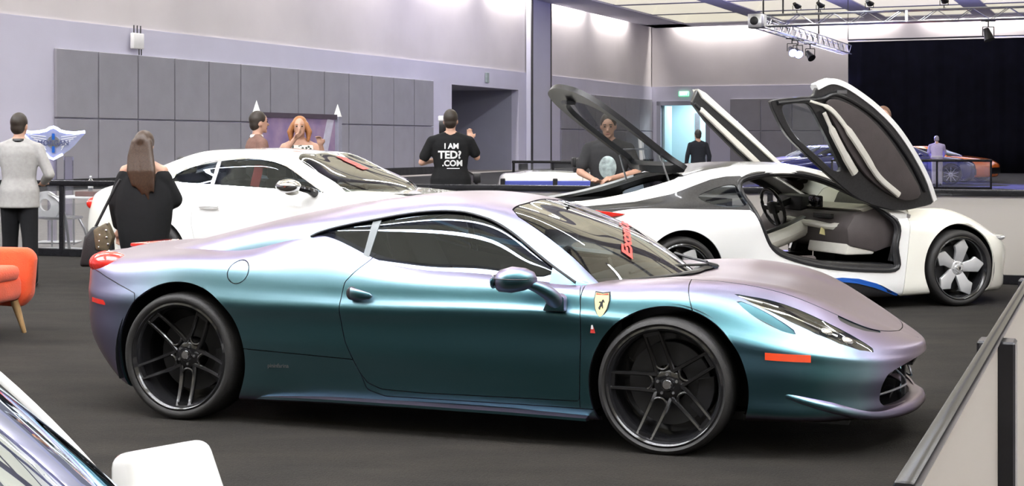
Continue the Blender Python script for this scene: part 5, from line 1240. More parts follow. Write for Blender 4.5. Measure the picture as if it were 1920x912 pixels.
for j in range(nv):
    v = j/(nv-1)
    for i in range(nu):
        u = -1+2*i/(nu-1); q = 1-u*u
        top = Vector((XB-.290+.03*q, u*(WB-.172), 1.150+.025*q)); bot = Vector((XB-.005+.15*q, u*(WB-.010), .785+.012*q))
        p = top.lerp(bot, v); p += Vector((.030, 0, .030))*4*v*(1-v)*.35; V.append(p)
mk('windshield', (V, [(j*nu+i, j*nu+i+1, (j+1)*nu+i+1, (j+1)*nu+i) for j in range(nv-1) for i in range(nu-1)]), M['smoke_glass'], fg, sharp=None)
for s in (0, nu-1):
    e_ = [V[j*nu+s] for j in range(nv)]; sg_ = -1 if s == 0 else 1
    e_ = [e_[0]*2-e_[1]] + e_ + [e_[-1]*2-e_[-2]]
    mk('screen_pillar', tube([p + Vector((0, sg_*.012, .004)) for p in e_], .016, 12), M['white_paint'], fg, sharp=60)
    mk('windshield_seal', tube([p - Vector((0, sg_*.012, -.002)) for p in e_], .006, 6), M['black'], fg)
mk('header_rail', tube([V[i]+Vector((-.01, 0, .004)) for i in range(nu)], .022, 10), M['white_paint'], fg, sharp=60)
mk('cowl', tube([V[(nv-1)*nu+i]+Vector((.01, 0, -.01)) for i in range(nu)], .02, 8), M['black'], fg)
SF = [(.62,.84),(.70,.98),(1.0,1.055),(XB-.42,1.055),(XB-.36,1.02),(XB-.36,.72),(.62,.72)]
for s in (-1, 1):
    g, D = cutpanel(D, lambda Q: np.maximum(sd_poly(Q.xz(), SF), .25-Q.y*s)); emit(g.offset(-.004), 'side_window', M['smoke_glass'], fg, 0)
emit(D, 'roof', M['white_paint'], fg, .02)
for x in (0, sq(2.746)):
    for s in (-1, 1): wheel(fg, (x, s*.955, .33), .332, .27, .25, 'ten', M['rimblack'], M['silver_wheel'], s > 0)
wells(fg, [(0, .33), (sq(2.746), .33)], .36, .9)
mk('underbody', join(box(.42, 1.95, -.84, .84, .14, .18), box(-.9, .4, -.5, .5, .2, .24), box(1.9, 2.6, -.5, .5, .17, .21)), M['black'], fg, False)
cabin(fg, .35, 2.0, .62, .25, .85, M['leather'])
mk('dashboard', bevelled(prism([(XB-.30,.50),(XB-.32,.70),(XB-.22,.745),(XB+.10,.73),(XB+.12,.5)], -.56, .56, 'y'), .02), mat('grey green dash vinyl', (.20, .215, .20, 1), .6, bump=.2), fg)
for y in (-.30, .30): std_seat(fg, .90, y, .30, M['leather'])
wheel_ring(fg, (1.50, .30, .70), .17, R(-24), M['black'])
# boxy rounded mirror
mb = bevelled(([(a_*1.06, b_*1.06, c_*1.06) for a_, b_, c_ in [(-.07,-.100,-.075),(.035,-.105,-.085),(.035,.125,-.080),(-.07,.115,-.07),(-.085,-.095,.055),(.0,-.085,.075),(.0,.085,.078),(-.085,.085,.060)]], [(0,3,2,1),(4,5,6,7),(0,1,5,4),(1,2,6,5),(2,3,7,6),(3,0,4,7)]), .026, 4)
mo = mk('mirror_housing', xf(mb, Matrix.Translation((mir_l[0], mir_l[1], .80)) @ Matrix.Rotation(R(-62), 4, 'Z')), M['white_paint'], fgd, sharp=60)
mk('mirror_arm', tube([(mir_l[0]-.02, mir_l[1]-.06, .74), (mir_l[0]-.03, .90, .70), (mir_l[0]-.04, .84, .66)], [.03, .028, .03], 10), M['black'], mo)
# ------------------------------------------------------------------ people
def solid(name, parts, m, parent, voxel=.012, smooth=3, label=None):
    """overlapping closed shapes fused into one continuous skin"""
    v, f = join(*parts)
    me = bpy.data.meshes.new('tmp'); me.from_pydata([tuple(map(float, p)) for p in v], [], [tuple(map(int, q)) for q in f]); me.update()
    o = bpy.data.objects.new('tmp', me); COL.objects.link(o)
    r_ = o.modifiers.new('r', 'REMESH'); r_.mode = 'VOXEL'; r_.voxel_size = voxel
    s_ = o.modifiers.new('s', 'SMOOTH'); s_.factor = .5; s_.iterations = smooth
    dg = bpy.context.evaluated_depsgraph_get(); new = bpy.data.meshes.new_from_object(o.evaluated_get(dg))
    bpy.data.objects.remove(o); bpy.data.meshes.remove(me)
    new.name = name; new.polygons.foreach_set('use_smooth', [True]*len(new.polygons)); new.materials.clear(); new.materials.append(m)
    q = link(bpy.data.objects.new(name, new), parent)
    if label: q['label'] = label
    return q
def capsule(a, b, ra, rb, seg=12):
    a, b = Vector(a), Vector(b); d = (b-a); L = d.length; d.normalize()
    u = Vector((0, 0, 1)) if abs(d.z) < .9 else Vector((1, 0, 0)); s = d.cross(u).normalized(); w = s.cross(d)
    rings = []
    for t in (-.98, -.75, -.4, 0): rings.append((a + d*(ra*t), ra*math.sqrt(1-t*t)))
    for t in (0, .4, .75, .98): rings.append((b + d*(rb*t), rb*math.sqrt(1-t*t)))
    return loft([[c + s*(r*math.cos(2*math.pi*k/seg)) + w*(r*math.sin(2*math.pi*k/seg)) for k in range(seg)] for c, r in rings])
def chain(pts, rs, seg=12):
    out = []
    for i in range(len(pts)-1): out.append(capsule(pts[i], pts[i+1], rs[i], rs[i+1], seg))
    return out
def torso_loft(rings, seg=20):
    return loft([[(cx+rx*math.cos(2*math.pi*k/seg), cy+ry*math.sin(2*math.pi*k/seg), z) for k in range(seg)] for z, rx, ry, cx, cy in rings])
def hand(w, d, side, up, curl=.5):
    w, d = Vector(w), Vector(d).normalized(); side = Vector(side).normalized(); n = d.cross(side).normalized()
    out = [capsule(w, w+d*.05, .026, .034), capsule(w+d*.045-side*.02, w+d*.075-side*.022, .020, .016), capsule(w+d*.045+side*.02, w+d*.075+side*.022, .020, .016)]
    for i, L in enumerate((.062, .072, .068, .054)):
        b = w + d*.082 + side*((i-1.5)*.021); m_ = b + (d*math.cos(curl*.5)+n*math.sin(curl*.5))*L*.5; e = m_ + (d*math.cos(curl*1.6)+n*math.sin(curl*1.6))*L*.5
        out += [capsule(b-d*.02, m_, .0095, .009, 8), capsule(m_, e, .009, .0075, 8)]
    tb = w + d*.03 - side*.03; tm = tb + (d*.7-side*.7).normalized()*.04; te = tm + (d*.95-side*.2+n*.2).normalized()*.032
    out += [capsule(tb, tm, .014, .011, 8), capsule(tm, te, .011, .009, 8)]
    return out
SKIN = mat('skin', (0.50, 0.29, 0.21, 1), .5, vary=.06, scale=20)
SKIN2 = mat('tanned skin', (0.42, 0.235, 0.165, 1), .5, vary=.06, scale=20)
def cloth(name, c, sc=30): return mat(name, c, .9, vary=.07, scale=sc, bump=.12, bscale=14, spec=.2)
def person(label, loc, rz, h, arms=None, shirt=None, sleeve='short', pants=None, hair=None, skin=None, lean=0.0, head_yaw=0.0, head_nod=0.0, hem=.93, feet=None, shoes=None, wide=1.0, group=None, hairkind='short', face=False, collar=None, neckline=None, extra=None):
    t = thing('person', label, 'person', loc, rz, group); sc = h/1.75; t.scale = (sc, sc, sc)
    skin = skin or SKIN
    W = wide
    bend = lambda p: Vector((p[0], p[1] + lean*max(0, p[2]-.95), p[2] - abs(lean)*.25*max(0, p[2]-.95)))
    hc = bend((0, .02, 1.635)); hc.y += .02*head_nod
    Hm = Matrix.Rotation(head_yaw, 3, 'Z') @ Matrix.Rotation(-head_nod, 3, 'X')
    hp = lambda x, y, z: hc + Hm @ Vector((x, y, z))
    feet = feet or ((-.11, 0), (.11, .02))
    arms = arms or (((-.27, -.02, 1.14), (-.28, .06, .90)), ((.27, -.02, 1.14), (.28, .06, .90)))
    sh = [bend((-.175*W, 0, 1.405)), bend((.175*W, 0, 1.405))]
    arms = [[Vector(bend(a)), Vector(bend(b))] for a, b in arms]
    # body: head with face, neck, trunk, limbs, hands
    parts = [ellipsoid(hp(0, 0, .02), (.076, .096, .105), 18, 12, Hm), ellipsoid(hp(0, .022, -.045), (.060, .072, .070), 16, 10, Hm), capsule(hp(0, .085, .005), hp(0, .112, -.022), .010, .013, 8),
             ellipsoid(hp(0, .075, -.095), (.026, .022, .018), 10, 8), ellipsoid(hp(-.078, -.005, -.01), (.010, .022, .034), 8, 8, Hm), ellipsoid(hp(.078, -.005, -.01), (.010, .022, .034), 8, 8, Hm)]
    parts += chain([bend((0, -.01, 1.42)), bend((0, 0, 1.50)), hp(0, -.01, -.06)], [.065, .056, .055])
    tor = [(.86, .13, .10), (.98, .155*W, .105), (1.10, .14*W, .095), (1.25, .155*W, .105), (1.36, .165*W, .105), (1.43, .15*W, .085), (1.48, .07, .06)]
    def tl(extra, lo=.86, hi=1.48, drop=0):
        rr = []
        for z, a, b in tor:
            if z < lo-.001 or z > hi+.001: continue
            p = bend((0, 0, z)); rr.append((p.z, a+extra, b+extra*.9, 0, p.y))
        return torso_loft(rr)
    parts.append(tl(0))
    trap = [capsule(bend((s_*.03, -.01, 1.475)), bend((s_*.165*W, -.005, 1.405)), .052, .050) for s_ in (-1, 1)]
    parts += trap
    for i, (s_, (el, wr)) in enumerate(zip(sh, arms)):
        parts += chain([s_, el, wr], [.052, .040, .028])
        d = (wr-el).normalized(); sd = d.cross(Vector((0, 0, 1))); sd = sd if sd.length > .2 else Vector((0, 1, 0))
        parts += hand(wr, d, sd if i == 0 else -sd, None)
    for i, (fx, fy) in enumerate(feet):
        hx = -.085 if i == 0 else .085
        parts += chain([(hx, 0, .90), ((hx+fx)/2*1.02, fy*.5+.02, .49), (fx, fy, .09)], [.085, .056, .040]) + chain([(fx, fy, .06), (fx, fy+.15, .04)], [.04, .03])
    b = solid('body', parts, skin, t, .011, 2)
    # clothes
    if pants:
        pp = [torso_loft([(.80, .15, .115, 0, 0), (.90, .165, .125, 0, 0), (1.0, .165*W, .118, 0, 0), (1.04, .158*W, .112, 0, bend((0, 0, 1.04)).y)])]
        for i, (fx, fy) in enumerate(feet):
            hx = -.085 if i == 0 else .085
            pp += chain([(hx, 0, .86), ((hx+fx)/2*1.02, fy*.5+.02, .49), (fx, fy, .08)], [.105, .082, .072])
        solid('trousers', pp, pants, b, .014, 3)
    if shirt:
        rr = []
        for z, a, c in [(hem, .172*W if hem > .9 else .195*W, .128 if hem > .9 else .155)] + [q for q in tor if hem+.05 < q[0] < 1.46]:
            p = bend((0, 0, z)); e = .020; lowz = hem < .9 and z < 1.0; rr.append((p.z, max(a+e, .192*W if lowz else 0) if z != hem else a, max(c+e, .150 if lowz else 0) if z != hem else c, 0, p.y))
        p = bend((0, 0, 1.475)); rr.append((p.z, .082, .070, 0, p.y))
        if neckline: rr = [q for q in rr if q[0] < neckline]
        ps = [torso_loft(rr)] + (extra or [])
        if not neckline: ps += [capsule(bend((s_*.045, -.01, 1.462)), bend((s_*.165*W, -.005, 1.405)), .058, .060) for s_ in (-1, 1)]
        for s_, (el, wr) in zip(sh, arms):
            if sleeve == 'short': ps += chain([s_, s_.lerp(el, .72)], [.062, .066])
            elif sleeve == 'long': ps += chain([s_, el, el.lerp(wr, .93)], [.063, .056, .044])
            elif sleeve == 'wide': ps += chain([s_ - Vector((0, 0, .06)), el, el.lerp(wr, .8)], [.080, .085, .060])
        so = solid('shirt', ps, shirt, b, .013, 4)
    else: so = None
    for i, (fx, fy) in enumerate(feet):
        solid('shoe', [rbox(fx-.048, fx+.048, fy-.09, fy+.18, 0, .05, .02, 2), ellipsoid((fx, fy+.02, .06), (.05, .10, .05))], shoes or M['leather'], b, .012, 2)
    if hair:
        if hairkind == 'short':
            hs = [ellipsoid(hp(0, -.014, .036), (.085, .100, .102), 18, 12, Hm), ellipsoid(hp(0, -.045, -.02), (.074, .062, .075), 14, 10, Hm)]
        elif hairkind == 'long':
            hs = [ellipsoid(hp(0, -.016, .034), (.093, .108, .108), 18, 12, Hm)]
            rnd = random.Random(3)
            for k in range(11):
                x = (k-5)*.0165; j_ = rnd.uniform(-.012, .012)
                hs += chain([hp(x*.8, -.080, .03), hp(x*1.1, -.108, -.10), bend((x*1.25+.022+j_, -.130, 1.40)), bend((x*1.15+.040-j_, -.138, 1.28)), bend((x*.9+.060+j_*2, -.142, 1.15+.022*abs(k-6)+rnd.uniform(-.03, .03)))], [.034, .034, .028, .022, .008], 8)
            hs += chain([hp(-.075, -.03, .0), hp(-.085, -.05, -.10), bend((-.075, -.10, 1.38)), bend((-.066, -.115, 1.27))], [.026, .024, .017, .008], 8)
        else:
            hs = [ellipsoid(hp(0, -.020, .036), (.090, .100, .104), 18, 12, Hm)]
            for s_ in (-1, 1):
                for k in range(3): hs += chain([hp(s_*.075, -.05+.04*k, .04), hp(s_*(.095+.01*k), -.04+.035*k, -.05), hp(s_*.10, -.03+.03*k, -.15)], [.03, .032, .020], 8)
            hs += chain([hp(0, -.09, .0), hp(0, -.09, -.15)], [.06, .05])
        ho = solid('hair', hs, hair, b, .011, 2)
        # keep the face clear of hair
        if hairkind != 'none': pass
    if face:
        for s_ in (-1, 1):
            mk('eye', ellipsoid(hp(s_*.030, .086, .012), (.013, .008, .008), 10, 8), mat('eye', (.03, .025, .02, 1), .2), b)
            mk('eyebrow', ellipsoid(hp(s_*.031, .090, .034), (.020, .007, .005), 10, 6), hair, b)
        mk('mouth', ellipsoid(hp(0, .090, -.062), (.022, .008, .007), 10, 6), mat('lips', (.33, .12, .10, 1), .5), b)
    if collar: mk('collar', tube([bend((.062*math.cos(a), -.005+.062*math.sin(a), 1.485)) for a in np.linspace(0, 2*math.pi, 17)[:-1]], .014, 6, 1.6, closed=True), collar, b)
    t['_'] = 0; del t['_']
    return t, b, so
def cast_text(so, lines, rz_back, m, name='shirt_print', label=None):
    """lettering laid on the back of a shirt (local -y side)"""
    from mathutils.bvhtree import BVHTree
    me = so.data; bv = BVHTree.FromPolygons([v.co for v in me.vertices], [p.vertices for p in me.polygons])
    for s, size, x0, z0 in lines:
        tx = text_mesh(s, size, 0, size*.035); V = []
        for a, b_, c in tx[0]:
            hit = bv.ray_cast(Vector((x0+a, -1, z0+b_)), Vector((0, 1, 0)))[0]
            V.append((x0+a, (hit.y if hit else -.13)-.010, z0+b_))
        mk(name, (V, tx[1]), m, so, False, label=label)
H_BROWN = mat('dark brown hair', (.022, .014, .009, 1), .5, vary=.4, scale=60, stretch=(6, 6, 1))
H_CHEST = mat('chestnut hair', (.045, .023, .013, 1), .42, vary=.5, scale=40, stretch=(8, 8, 1))
H_RED = mat('red hair', (.34, .14, .05, 1), .45, vary=.35, scale=40, stretch=(8, 8, 1))
H_BLACK = mat('near black hair', (.018, .014, .012, 1), .45, vary=.3, scale=60)
C_GREY = cloth('grey cotton shirt', (.36, .35, .34, 1)); C_BLACK = cloth('black cotton', (.012, .012, .013, 1)); C_TROUSER = cloth('black trousers', (.012, .012, .014, 1))
C_BROWN = cloth('brown check jacket', (.20, .115, .095, 1), 60); C_LILAC = cloth('pale lilac shirt', (.46, .40, .62, 1)); C_PALE = cloth('pale trousers', (.50, .47, .55, 1))
C_NAVY = cloth('dark suit', (.02, .022, .03, 1))
m_, nt_, b_ = nodes_of('floral print'); C_FLORAL = m_
vo = nt_.nodes.new('ShaderNodeTexVoronoi'); vo.inputs['Scale'].default_value = 22; tcn = nt_.nodes.new('ShaderNodeTexCoord'); nt_.links.new(tcn.outputs['Object'], vo.inputs['Vector'])
rp_ = nt_.nodes.new('ShaderNodeValToRGB'); rp_.color_ramp.elements[0].position = .30; rp_.color_ramp.elements[1].position = .34
rp_.color_ramp.elements[0].color = (.04, .06, .05, 1); rp_.color_ramp.elements[1].color = (.75, .74, .70, 1)
nt_.links.new(vo.outputs['Distance'], rp_.inputs['Fac']); nt_.links.new(rp_.outputs['Color'], b_.inputs['Base Color'])

# man at the left edge, seen from behind
person('man in a grey shirt and black trousers seen from behind at the left edge', at(36, 15.4), R(8), 1.775,
       arms=(((-.30, -.03, 1.15), (-.27, .13, .97)), ((.30, -.02, 1.14), (.22, .16, 1.06))), shirt=C_GREY, sleeve='long', pants=C_TROUSER, hair=H_BROWN, head_yaw=R(-15), hem=.80, feet=((-.12, .14), (.13, -.08)), collar=M['black'], wide=1.05)
# woman with long hair
wt, wb_, ws2 = person('woman in a black off-shoulder top with long brown hair seen from behind', at(270, 12.2), R(-6), 1.565,
       arms=(((-.26, .02, 1.12), (-.27, .10, .86)), ((.25, .08, 1.14), (.16, .24, 1.08))), shirt=C_BLACK, sleeve='wide', pants=C_TROUSER, hair=H_CHEST, hairkind='long', hem=.72, neckline=1.37, wide=1.0,
       extra=[torso_loft([(.60, .19, .15, 0, 0), (.72, .22, .16, 0, 0), (.86, .245, .165, 0, 0), (1.0, .265, .165, 0, 0), (1.14, .275, .155, 0, 0), (1.26, .255, .14, 0, 0), (1.33, .225, .125, 0, 0)])])
# her studded handbag
bag = thing('handbag', 'black studded leather handbag hanging at the long-haired woman\'s side', 'bag', at(184, 12.02, .50))
mk('bag_body', bevelled(prism([(-.14,.0),(.13,.0),(.12,.20),(.07,.30),(-.03,.33),(-.10,.24)], -.07, .07, 'y'), .03, 3), M['leather'], bag)
mk('bag_flap', bevelled(prism([(-.02,.30),(.09,.36),(.14,.24),(.10,.12),(.0,.14)], -.085, .02, 'y'), .015, 2), mat('worn bronze leather', (.12, .095, .06, 1), .45, vary=.3, scale=25), bag)
mk('bag_strap', tube(catmull([(-.02, 0, .32), (.06, 0, .48), (.13, 0, .62), (.18, 0, .70)], 5), .012, 8), M['leather'], bag)
for k in range(7): mk('stud', ellipsoid((.10+.012*math.sin(k), -.088, .02+.055*k), (.010, .008, .010), 8, 6), M['alu'], bag)
for k in range(6): mk('stud', ellipsoid((.015+.004*k, -.080, .01+.05*k), (.008, .008, .008), 8, 6), M['alu'], bag)
# pair talking behind the white coupe
person('man in a brown jacket behind the white coupe, turned to the red-haired woman', at(482, 17.4), R(-62), 1.835, shirt=C_BROWN, sleeve='long', pants=C_TROUSER, hair=H_BROWN, collar=M['white'], wide=1.08, face=True)
person('red-haired woman in a floral top with one hand over her face', at(562, 17.7), R(186), 1.78,
       arms=(((-.30, .10, 1.18), (-.25, .20, 1.42)), ((.27, .10, 1.22), (.05, .19, 1.50))), shirt=C_FLORAL, sleeve='none', pants=C_PALE, hair=H_RED, hairkind='bob', face=True, neckline=1.462, skin=SKIN)
# cameraman with the printed shirt
tm, tb_, ts_ = person('man in a black T-shirt with white lettering on its back', at(845, 18.25), R(2), 1.872,
       arms=(((-.33, .02, 1.16), (-.20, .26, 1.18)), ((.30, .06, 1.22), (.24, .20, 1.42))), shirt=C_BLACK, pants=C_TROUSER, hair=H_BROWN, wide=1.22, head_yaw=R(-6), hem=.86)
cast_text(ts_, [('I AM', .085, .01, 1.345), ('TED?', .12, -.01, 1.245), ('.COM', .092, .02, 1.150), ('---------', .05, .03, 1.098)], 0, M['white'])
cm = thing('camera', 'small white-topped video camera held up by the man in the lettered T-shirt', 'camera', at(831, 18.62, 1.70))
mk('camera_body', rbox(-.05, .05, -.06, .08, -.10, .06, .015, 2), M['black'], cm); mk('camera_light', rbox(-.06, .06, -.05, .05, .065, .13, .012, 2), M['white'], cm); mk('camera_lens', lathe([(.0, .08), (.032, .08), (.036, .15), (.0, .16)], 16), M['blackgloss'], cm)
# man behind the open hatch
mt, mb_, ms_ = person('man in a dark printed T-shirt standing behind the raised hatch, looking at his hands', at(1141, 15.6), R(172), 1.775,
       arms=(((-.30, .06, 1.16), (-.05, .30, 1.10)), ((.29, .06, 1.16), (.13, .30, 1.09))), shirt=cloth('charcoal printed cotton', (.03, .03, .032, 1)), pants=C_TROUSER, hair=H_BROWN, head_nod=R(14), wide=1.18, face=True, skin=SKIN2)
mk('shirt_print', ellipsoid((.0, .119, 1.21), (.09, .022, .12), 18, 12), mat('pale shirt print', (.30, .36, .36, 1), .9, vary=.5, scale=14), ms_, label='pale grey print on the chest')
person('dark-suited person far off in the lit doorway', at(1309, 36), R(10), 1.78, shirt=C_NAVY, sleeve='long', pants=C_NAVY, hair=H_BLACK, wide=1.1)
person('visitor in a pale lilac shirt bending over the far blue car', at(1757, 51.0), R(-12), 1.74, arms=(((-.27, .12, 1.16), (-.18, .28, .98)), ((.27, .12, 1.16), (.2, .28, .98))), shirt=C_LILAC, sleeve='long', pants=C_PALE, hair=mat('grey hair', (.25, .23, .27, 1), .5), lean=.28, wide=1.25, head_nod=R(20))
person('person whose brown hair shows above the raised near door', at(1656, 17.2), R(170), 1.885, shirt=C_NAVY, sleeve='long', pants=C_TROUSER, hair=mat('light brown hair', (.16, .08, .05, 1), .5, vary=.3, scale=40), face=True)
# ------------------------------------------------------------------ barriers: dark posts and cap rails with clear panels
M['rail'] = mat('dark anodised rail', (.022, .022, .026, 1), .22, .5, vary=.15)
M['barrier_glass'] = glass('clear barrier panel', (.90, .91, .92), 1.0, 0.0, .06)
M['frosted'] = glass('frosted barrier panel', (.9, .9, .9), .25, .3, .62)
M['frosted'].node_tree.nodes['Diffuse BSDF'].inputs['Color'].default_value = (.50, .465, .42, 1)
def barrier(label, a, b, n, top=1.0, cap=.07, thick=.06, wide=.07, m=None, frost=()):
    a, b = Vector(a), Vector(b); L = (b-a).length; ang = math.atan2((b-a).y, (b-a).x)
    t = thing('barrier', label, 'barrier', (a.x, a.y, .012), ang)
    m = m or M['rail']
    mk('cap_rail', bevelled(box(-.04, L+.04, -wide/2, wide/2, top-cap, top), .008, 2), m, t)
    mk('bottom_rail', bevelled(box(0, L, -.025, .025, 0.0, .10), .006, 1), m, t)
    for i in range(n+1):
        x = L*i/n; mk('post', bevelled(box(x-thick/2, x+thick/2, -.03 if thick < .08 else -.05, .03 if thick < .08 else .05, 0, top-cap), .006, 1), m, t)
        if i < n: mk('panel', box(L*i/n+thick/2, L*(i+1)/n-thick/2, -.005, .005, .10, top-cap), M['frosted'] if i in frost else M['barrier_glass'], t, False)
    return t
bl = lambda X: Vector((X, 17.436-.348*X, 0))
barrier('long rear barrier of dark rails and clear panels behind the white cars', bl(-13.13), bl(5.75), 13, .99, .07, frost=(9, 10, 11, 12))
rb0 = Vector((.0, .12, 0)); 
cr = bl(5.40); rdir = BV
sA, sB = Vector((.61, 2.3, 0)), Vector((1.83, 5.34, 0)); sd_ = (sB-sA).normalized(); s0_ = Vector((sA.x, sA.y, 0)) + sd_*((4.1-2.3)/sd_.y) - sd_*1.95
barrier('side barrier with a dark cap rail at the right edge', s0_, s0_ + sd_*13.6, 7, .975, .028, .10, .034, frost=range(7))
barrier('distant black barrier left of the raised hatch', at(963, 40), at(1112, 39.3), 2, 1.0, .07)
barrier('distant black barrier before the far blue and orange cars', at(1560, 47.5), at(1858, 46.2), 3, .96, .08)
bw = thing('blue_banner_wall', 'low blue banner wall beyond the rear barrier by the raised hatch', 'banner', (at(943, 19.4).x, 19.4, .0), R(-4))
mk('banner_cloth', bevelled(box(0, 1.45, -.04, .04, .72, 1.0), .01, 1), mat('royal blue banner', (.05, .07, .34, 1), .6, vary=.1), bw)
for x in (.0, .68, 1.45): mk('banner_post', bevelled(box(x-.03, x+.03, -.05, .05, 0, 1.03), .008, 1), M['black'], bw)
mk('banner_logo', join(box(.90, 1.0, -.046, -.04, .80, .90), box(1.05, 1.35, -.046, -.04, .84, .88)), M['white'], bw, False)

# ------------------------------------------------------------------ orange armchair at the left edge
M['orange_fabric'] = mat('orange wool upholstery', (.74, .085, .02, 1), .85, vary=.08, scale=12, bump=.3, bscale=90, sheen=.2)
M['oak'] = mat('light oak', (.38, .24, .11, 1), .45, vary=.25, scale=6, stretch=(8, 8, 1))
ch = thing('armchair', 'orange upholstered armchair with tapered wooden legs at the left edge', 'armchair', (-4.15, 11.35, .012), R(-8))
mk('seat', rbox(-.36, .30, -.34, .34, .26, .46, .06, 4), M['orange_fabric'], ch)
mk('seat_cushion', rbox(-.26, .32, -.26, .26, .42, .54, .05, 4), M['orange_fabric'], ch)
mk('backrest', bevelled(prism([(-.40,.28),(-.24,.28),(-.18,.50),(-.26,.84),(-.40,.86),(-.48,.60)], -.36, .36, 'y'), .05, 4), M['orange_fabric'], ch)
for s in (-1, 1):
    mk('armrest', bevelled(prism([(-.42,.24),(.28,.20),(.36,.28),(.39,.60),(.33,.665),(-.44,.67)], s*.30-.0, s*.43, 'y'), .05, 4), M['orange_fabric'], ch)
    for x, tx_ in ((.24, .30), (-.34, -.40)): mk('leg', tube([(x, s*.30, .26), (tx_, s*.35, 0)], [.034, .016], 12), M['oak'], ch)
mk('back_cushion', rbox(.02, .20, .36, .52, .56, .80, .05, 3), M['orange_fabric'], ch) if False else None

# ------------------------------------------------------------------ sign stand, table and moulded chair behind the rear barrier
sg = thing('winged_sign', 'winged white emblem sign with a blue-white neon outline on clear pillars', 'sign', at(103, 22.2), R(3))
s0 = 22.2/FPX
def sp_(px, py): return ((px-103)*s0, CAMH-(py-HOR)*s0)
up = [sp_(a, b) for a, b in ((44,248),(60,250),(75,249),(88,246),(94,242),(101,240),(108,243),(113,247),(125,250),(140,251),(159,249))]
lo = [sp_(a, b) for a, b in ((159,252),(150,262),(140,274),(130,283),(118,291),(108,296),(101,300),(93,297),(87,290),(77,286),(70,276),(55,264),(44,252))]
mk('emblem_plate', prism(up+lo, -.01, .02, 'y'), mat('frosted emblem acrylic', (.26, .28, .42, 1), .35, vary=.1), sg, False)
M['neon'] = glow('blue white neon', (.45, .52, 1.0, 1), 4.0)
M['neon'].node_tree.nodes['Principled BSDF'].inputs['Emission Color'].default_value = (.50, .56, 1.0, 1)
mk('neon_tube', tube([(x, -.02, z) for x, z in up], .022, 8, up=(0, 1, 0)), M['neon'], sg, label='bright neon tube along the wings')
mk('neon_tube', tube([(x, -.02, z) for x, z in lo[4:11]], .018, 8, up=(0, 1, 0)), M['neon'], sg)
mk('neon_tube', tube([(x, -.02, z) for x, z in lo[11:]], .018, 8, up=(0, 1, 0)), M['neon'], sg)
mk('emblem_disc', move(lathe([(0, -.03), (.09, -.03), (.10, -.01)], 32), *(lambda p: (p[0], 0, p[1]))(sp_(101, 268))), M['alu'], sg)
mk('emblem_cross', join(*[box(sp_(101, 0)[0]-.02, sp_(101, 0)[0]+.02, -.036, -.03, sp_(0, b)[1], sp_(0, a)[1]) for a, b in ((252, 264), (276, 288))]), M['blue_accent'], sg, False)
for k in range(6):
    for s in (-1, 1):
        z0, z1 = sp_(0, 258+k*5)[1], sp_(0, 254+k*4)[1]; xx = .38-.045*k
        mk('feather', bar((sp_(101, 0)[0]+s*.11, -.014, z0), (sp_(101, 0)[0]+s*xx, -.014, z1+.02*s*0), .008, .010), M['white'], sg, False)
tx = text_mesh('MORGAN', .105, .0, .003); p_ = sp_(101, 270)
mk('sign_lettering', xf(tx, Matrix.Translation((p_[0], -.042, p_[1])) @ Matrix.Rotation(R(90), 4, 'X')), mat('dark blue letters', (.06, .07, .16, 1), .5), sg, False)
M['acrylic'] = glass('lilac clear acrylic', (.86, .84, .95), .8, 0, .10)
for x in (-.04, .20): mk('clear_pillar', bevelled(box(x-.06, x+.06, -.05, .05, 0, 1.28), .008, 1), M['acrylic'], sg, False)
mk('pillar_base', bevelled(box(-.22, .36, -.16, .16, 0, .02), .005, 1), M['white'], sg)
tb = thing('display_table', 'white glass-topped table behind the rear barrier at the left', 'table', at(158, 21.2), R(-20))
mk('table_top', bevelled(box(-.42, .42, -.30, .30, .70, .725), .008, 2), M['white'], tb)
for x in (-.36, .36):
    for y in (-.25, .25): mk('leg', tube([(x, y, 0), (x, y, .70)], .014, 8), M['alu'], tb)
bk = mk('box', rbox(-.16, .16, -.10, .10, 0, .07, .008, 1), mat('brown leather box', (.14, .06, .05, 1), .6), None, loc=at(166, 21.05, .737), rot=(0, 0, R(-20))); tag(bk, 'flat brown box lying on the display table', 'box')
wbt = thing('water_bottle', 'small clear water bottle standing on the brown box', 'bottle', at(170, 21.0, .807))
mk('bottle', lathe([(0, 0), (.034, 0), (.036, .01), (.036, .13), (.030, .16), (.014, .185), (.014, .20)], 20, 'z'), glass('bottle plastic', (.85, .9, .95), 1.0, 0, .15), wbt)
mk('bottle_label', lathe([(.0365, .05), (.0365, .10)], 20, 'z'), M['white'], wbt); mk('bottle_cap', lathe([(0, .222), (.015, .222), (.016, .20), (.0, .199)], 14, 'z'), M['white'], wbt)
pc = thing('moulded_chair', 'silver moulded chair with an oval cut-out behind the barrier post', 'chair', at(110, 20.6), R(-35))
o_ = [(.26*math.cos(a), .62+.20*math.sin(a)) for a in np.linspace(0, 2*math.pi, 25)[:-1]]
i_ = [(.12*math.cos(a)-.03, .63+.085*math.sin(a)) for a in np.linspace(0, 2*math.pi, 25)[:-1]]
n = 24; V = [(x, -.20-.08*(z-.6), z) for x, z in o_] + [(x, -.20-.08*(z-.6), z) for x, z in i_] + [(x, -.17-.08*(z-.6), z) for x, z in o_] + [(x, -.17-.08*(z-.6), z) for x, z in i_]
F = []
for i in range(n):
    j = (i+1) % n; F += [(i, j, n+j, n+i), (2*n+j, 2*n+i, 3*n+i, 3*n+j), (i, 2*n+i, 2*n+j, j), (n+j, 3*n+j, 3*n+i, n+i)]
mk('backrest', fixn((V, F)), M['white'], pc); mk('seat', bevelled(prism([(-.25,-.20),(.25,-.20),(.28,.05),(.22,.24),(-.22,.24),(-.28,.05)], .43, .47, 'z'), .015, 2), M['alu'], pc)
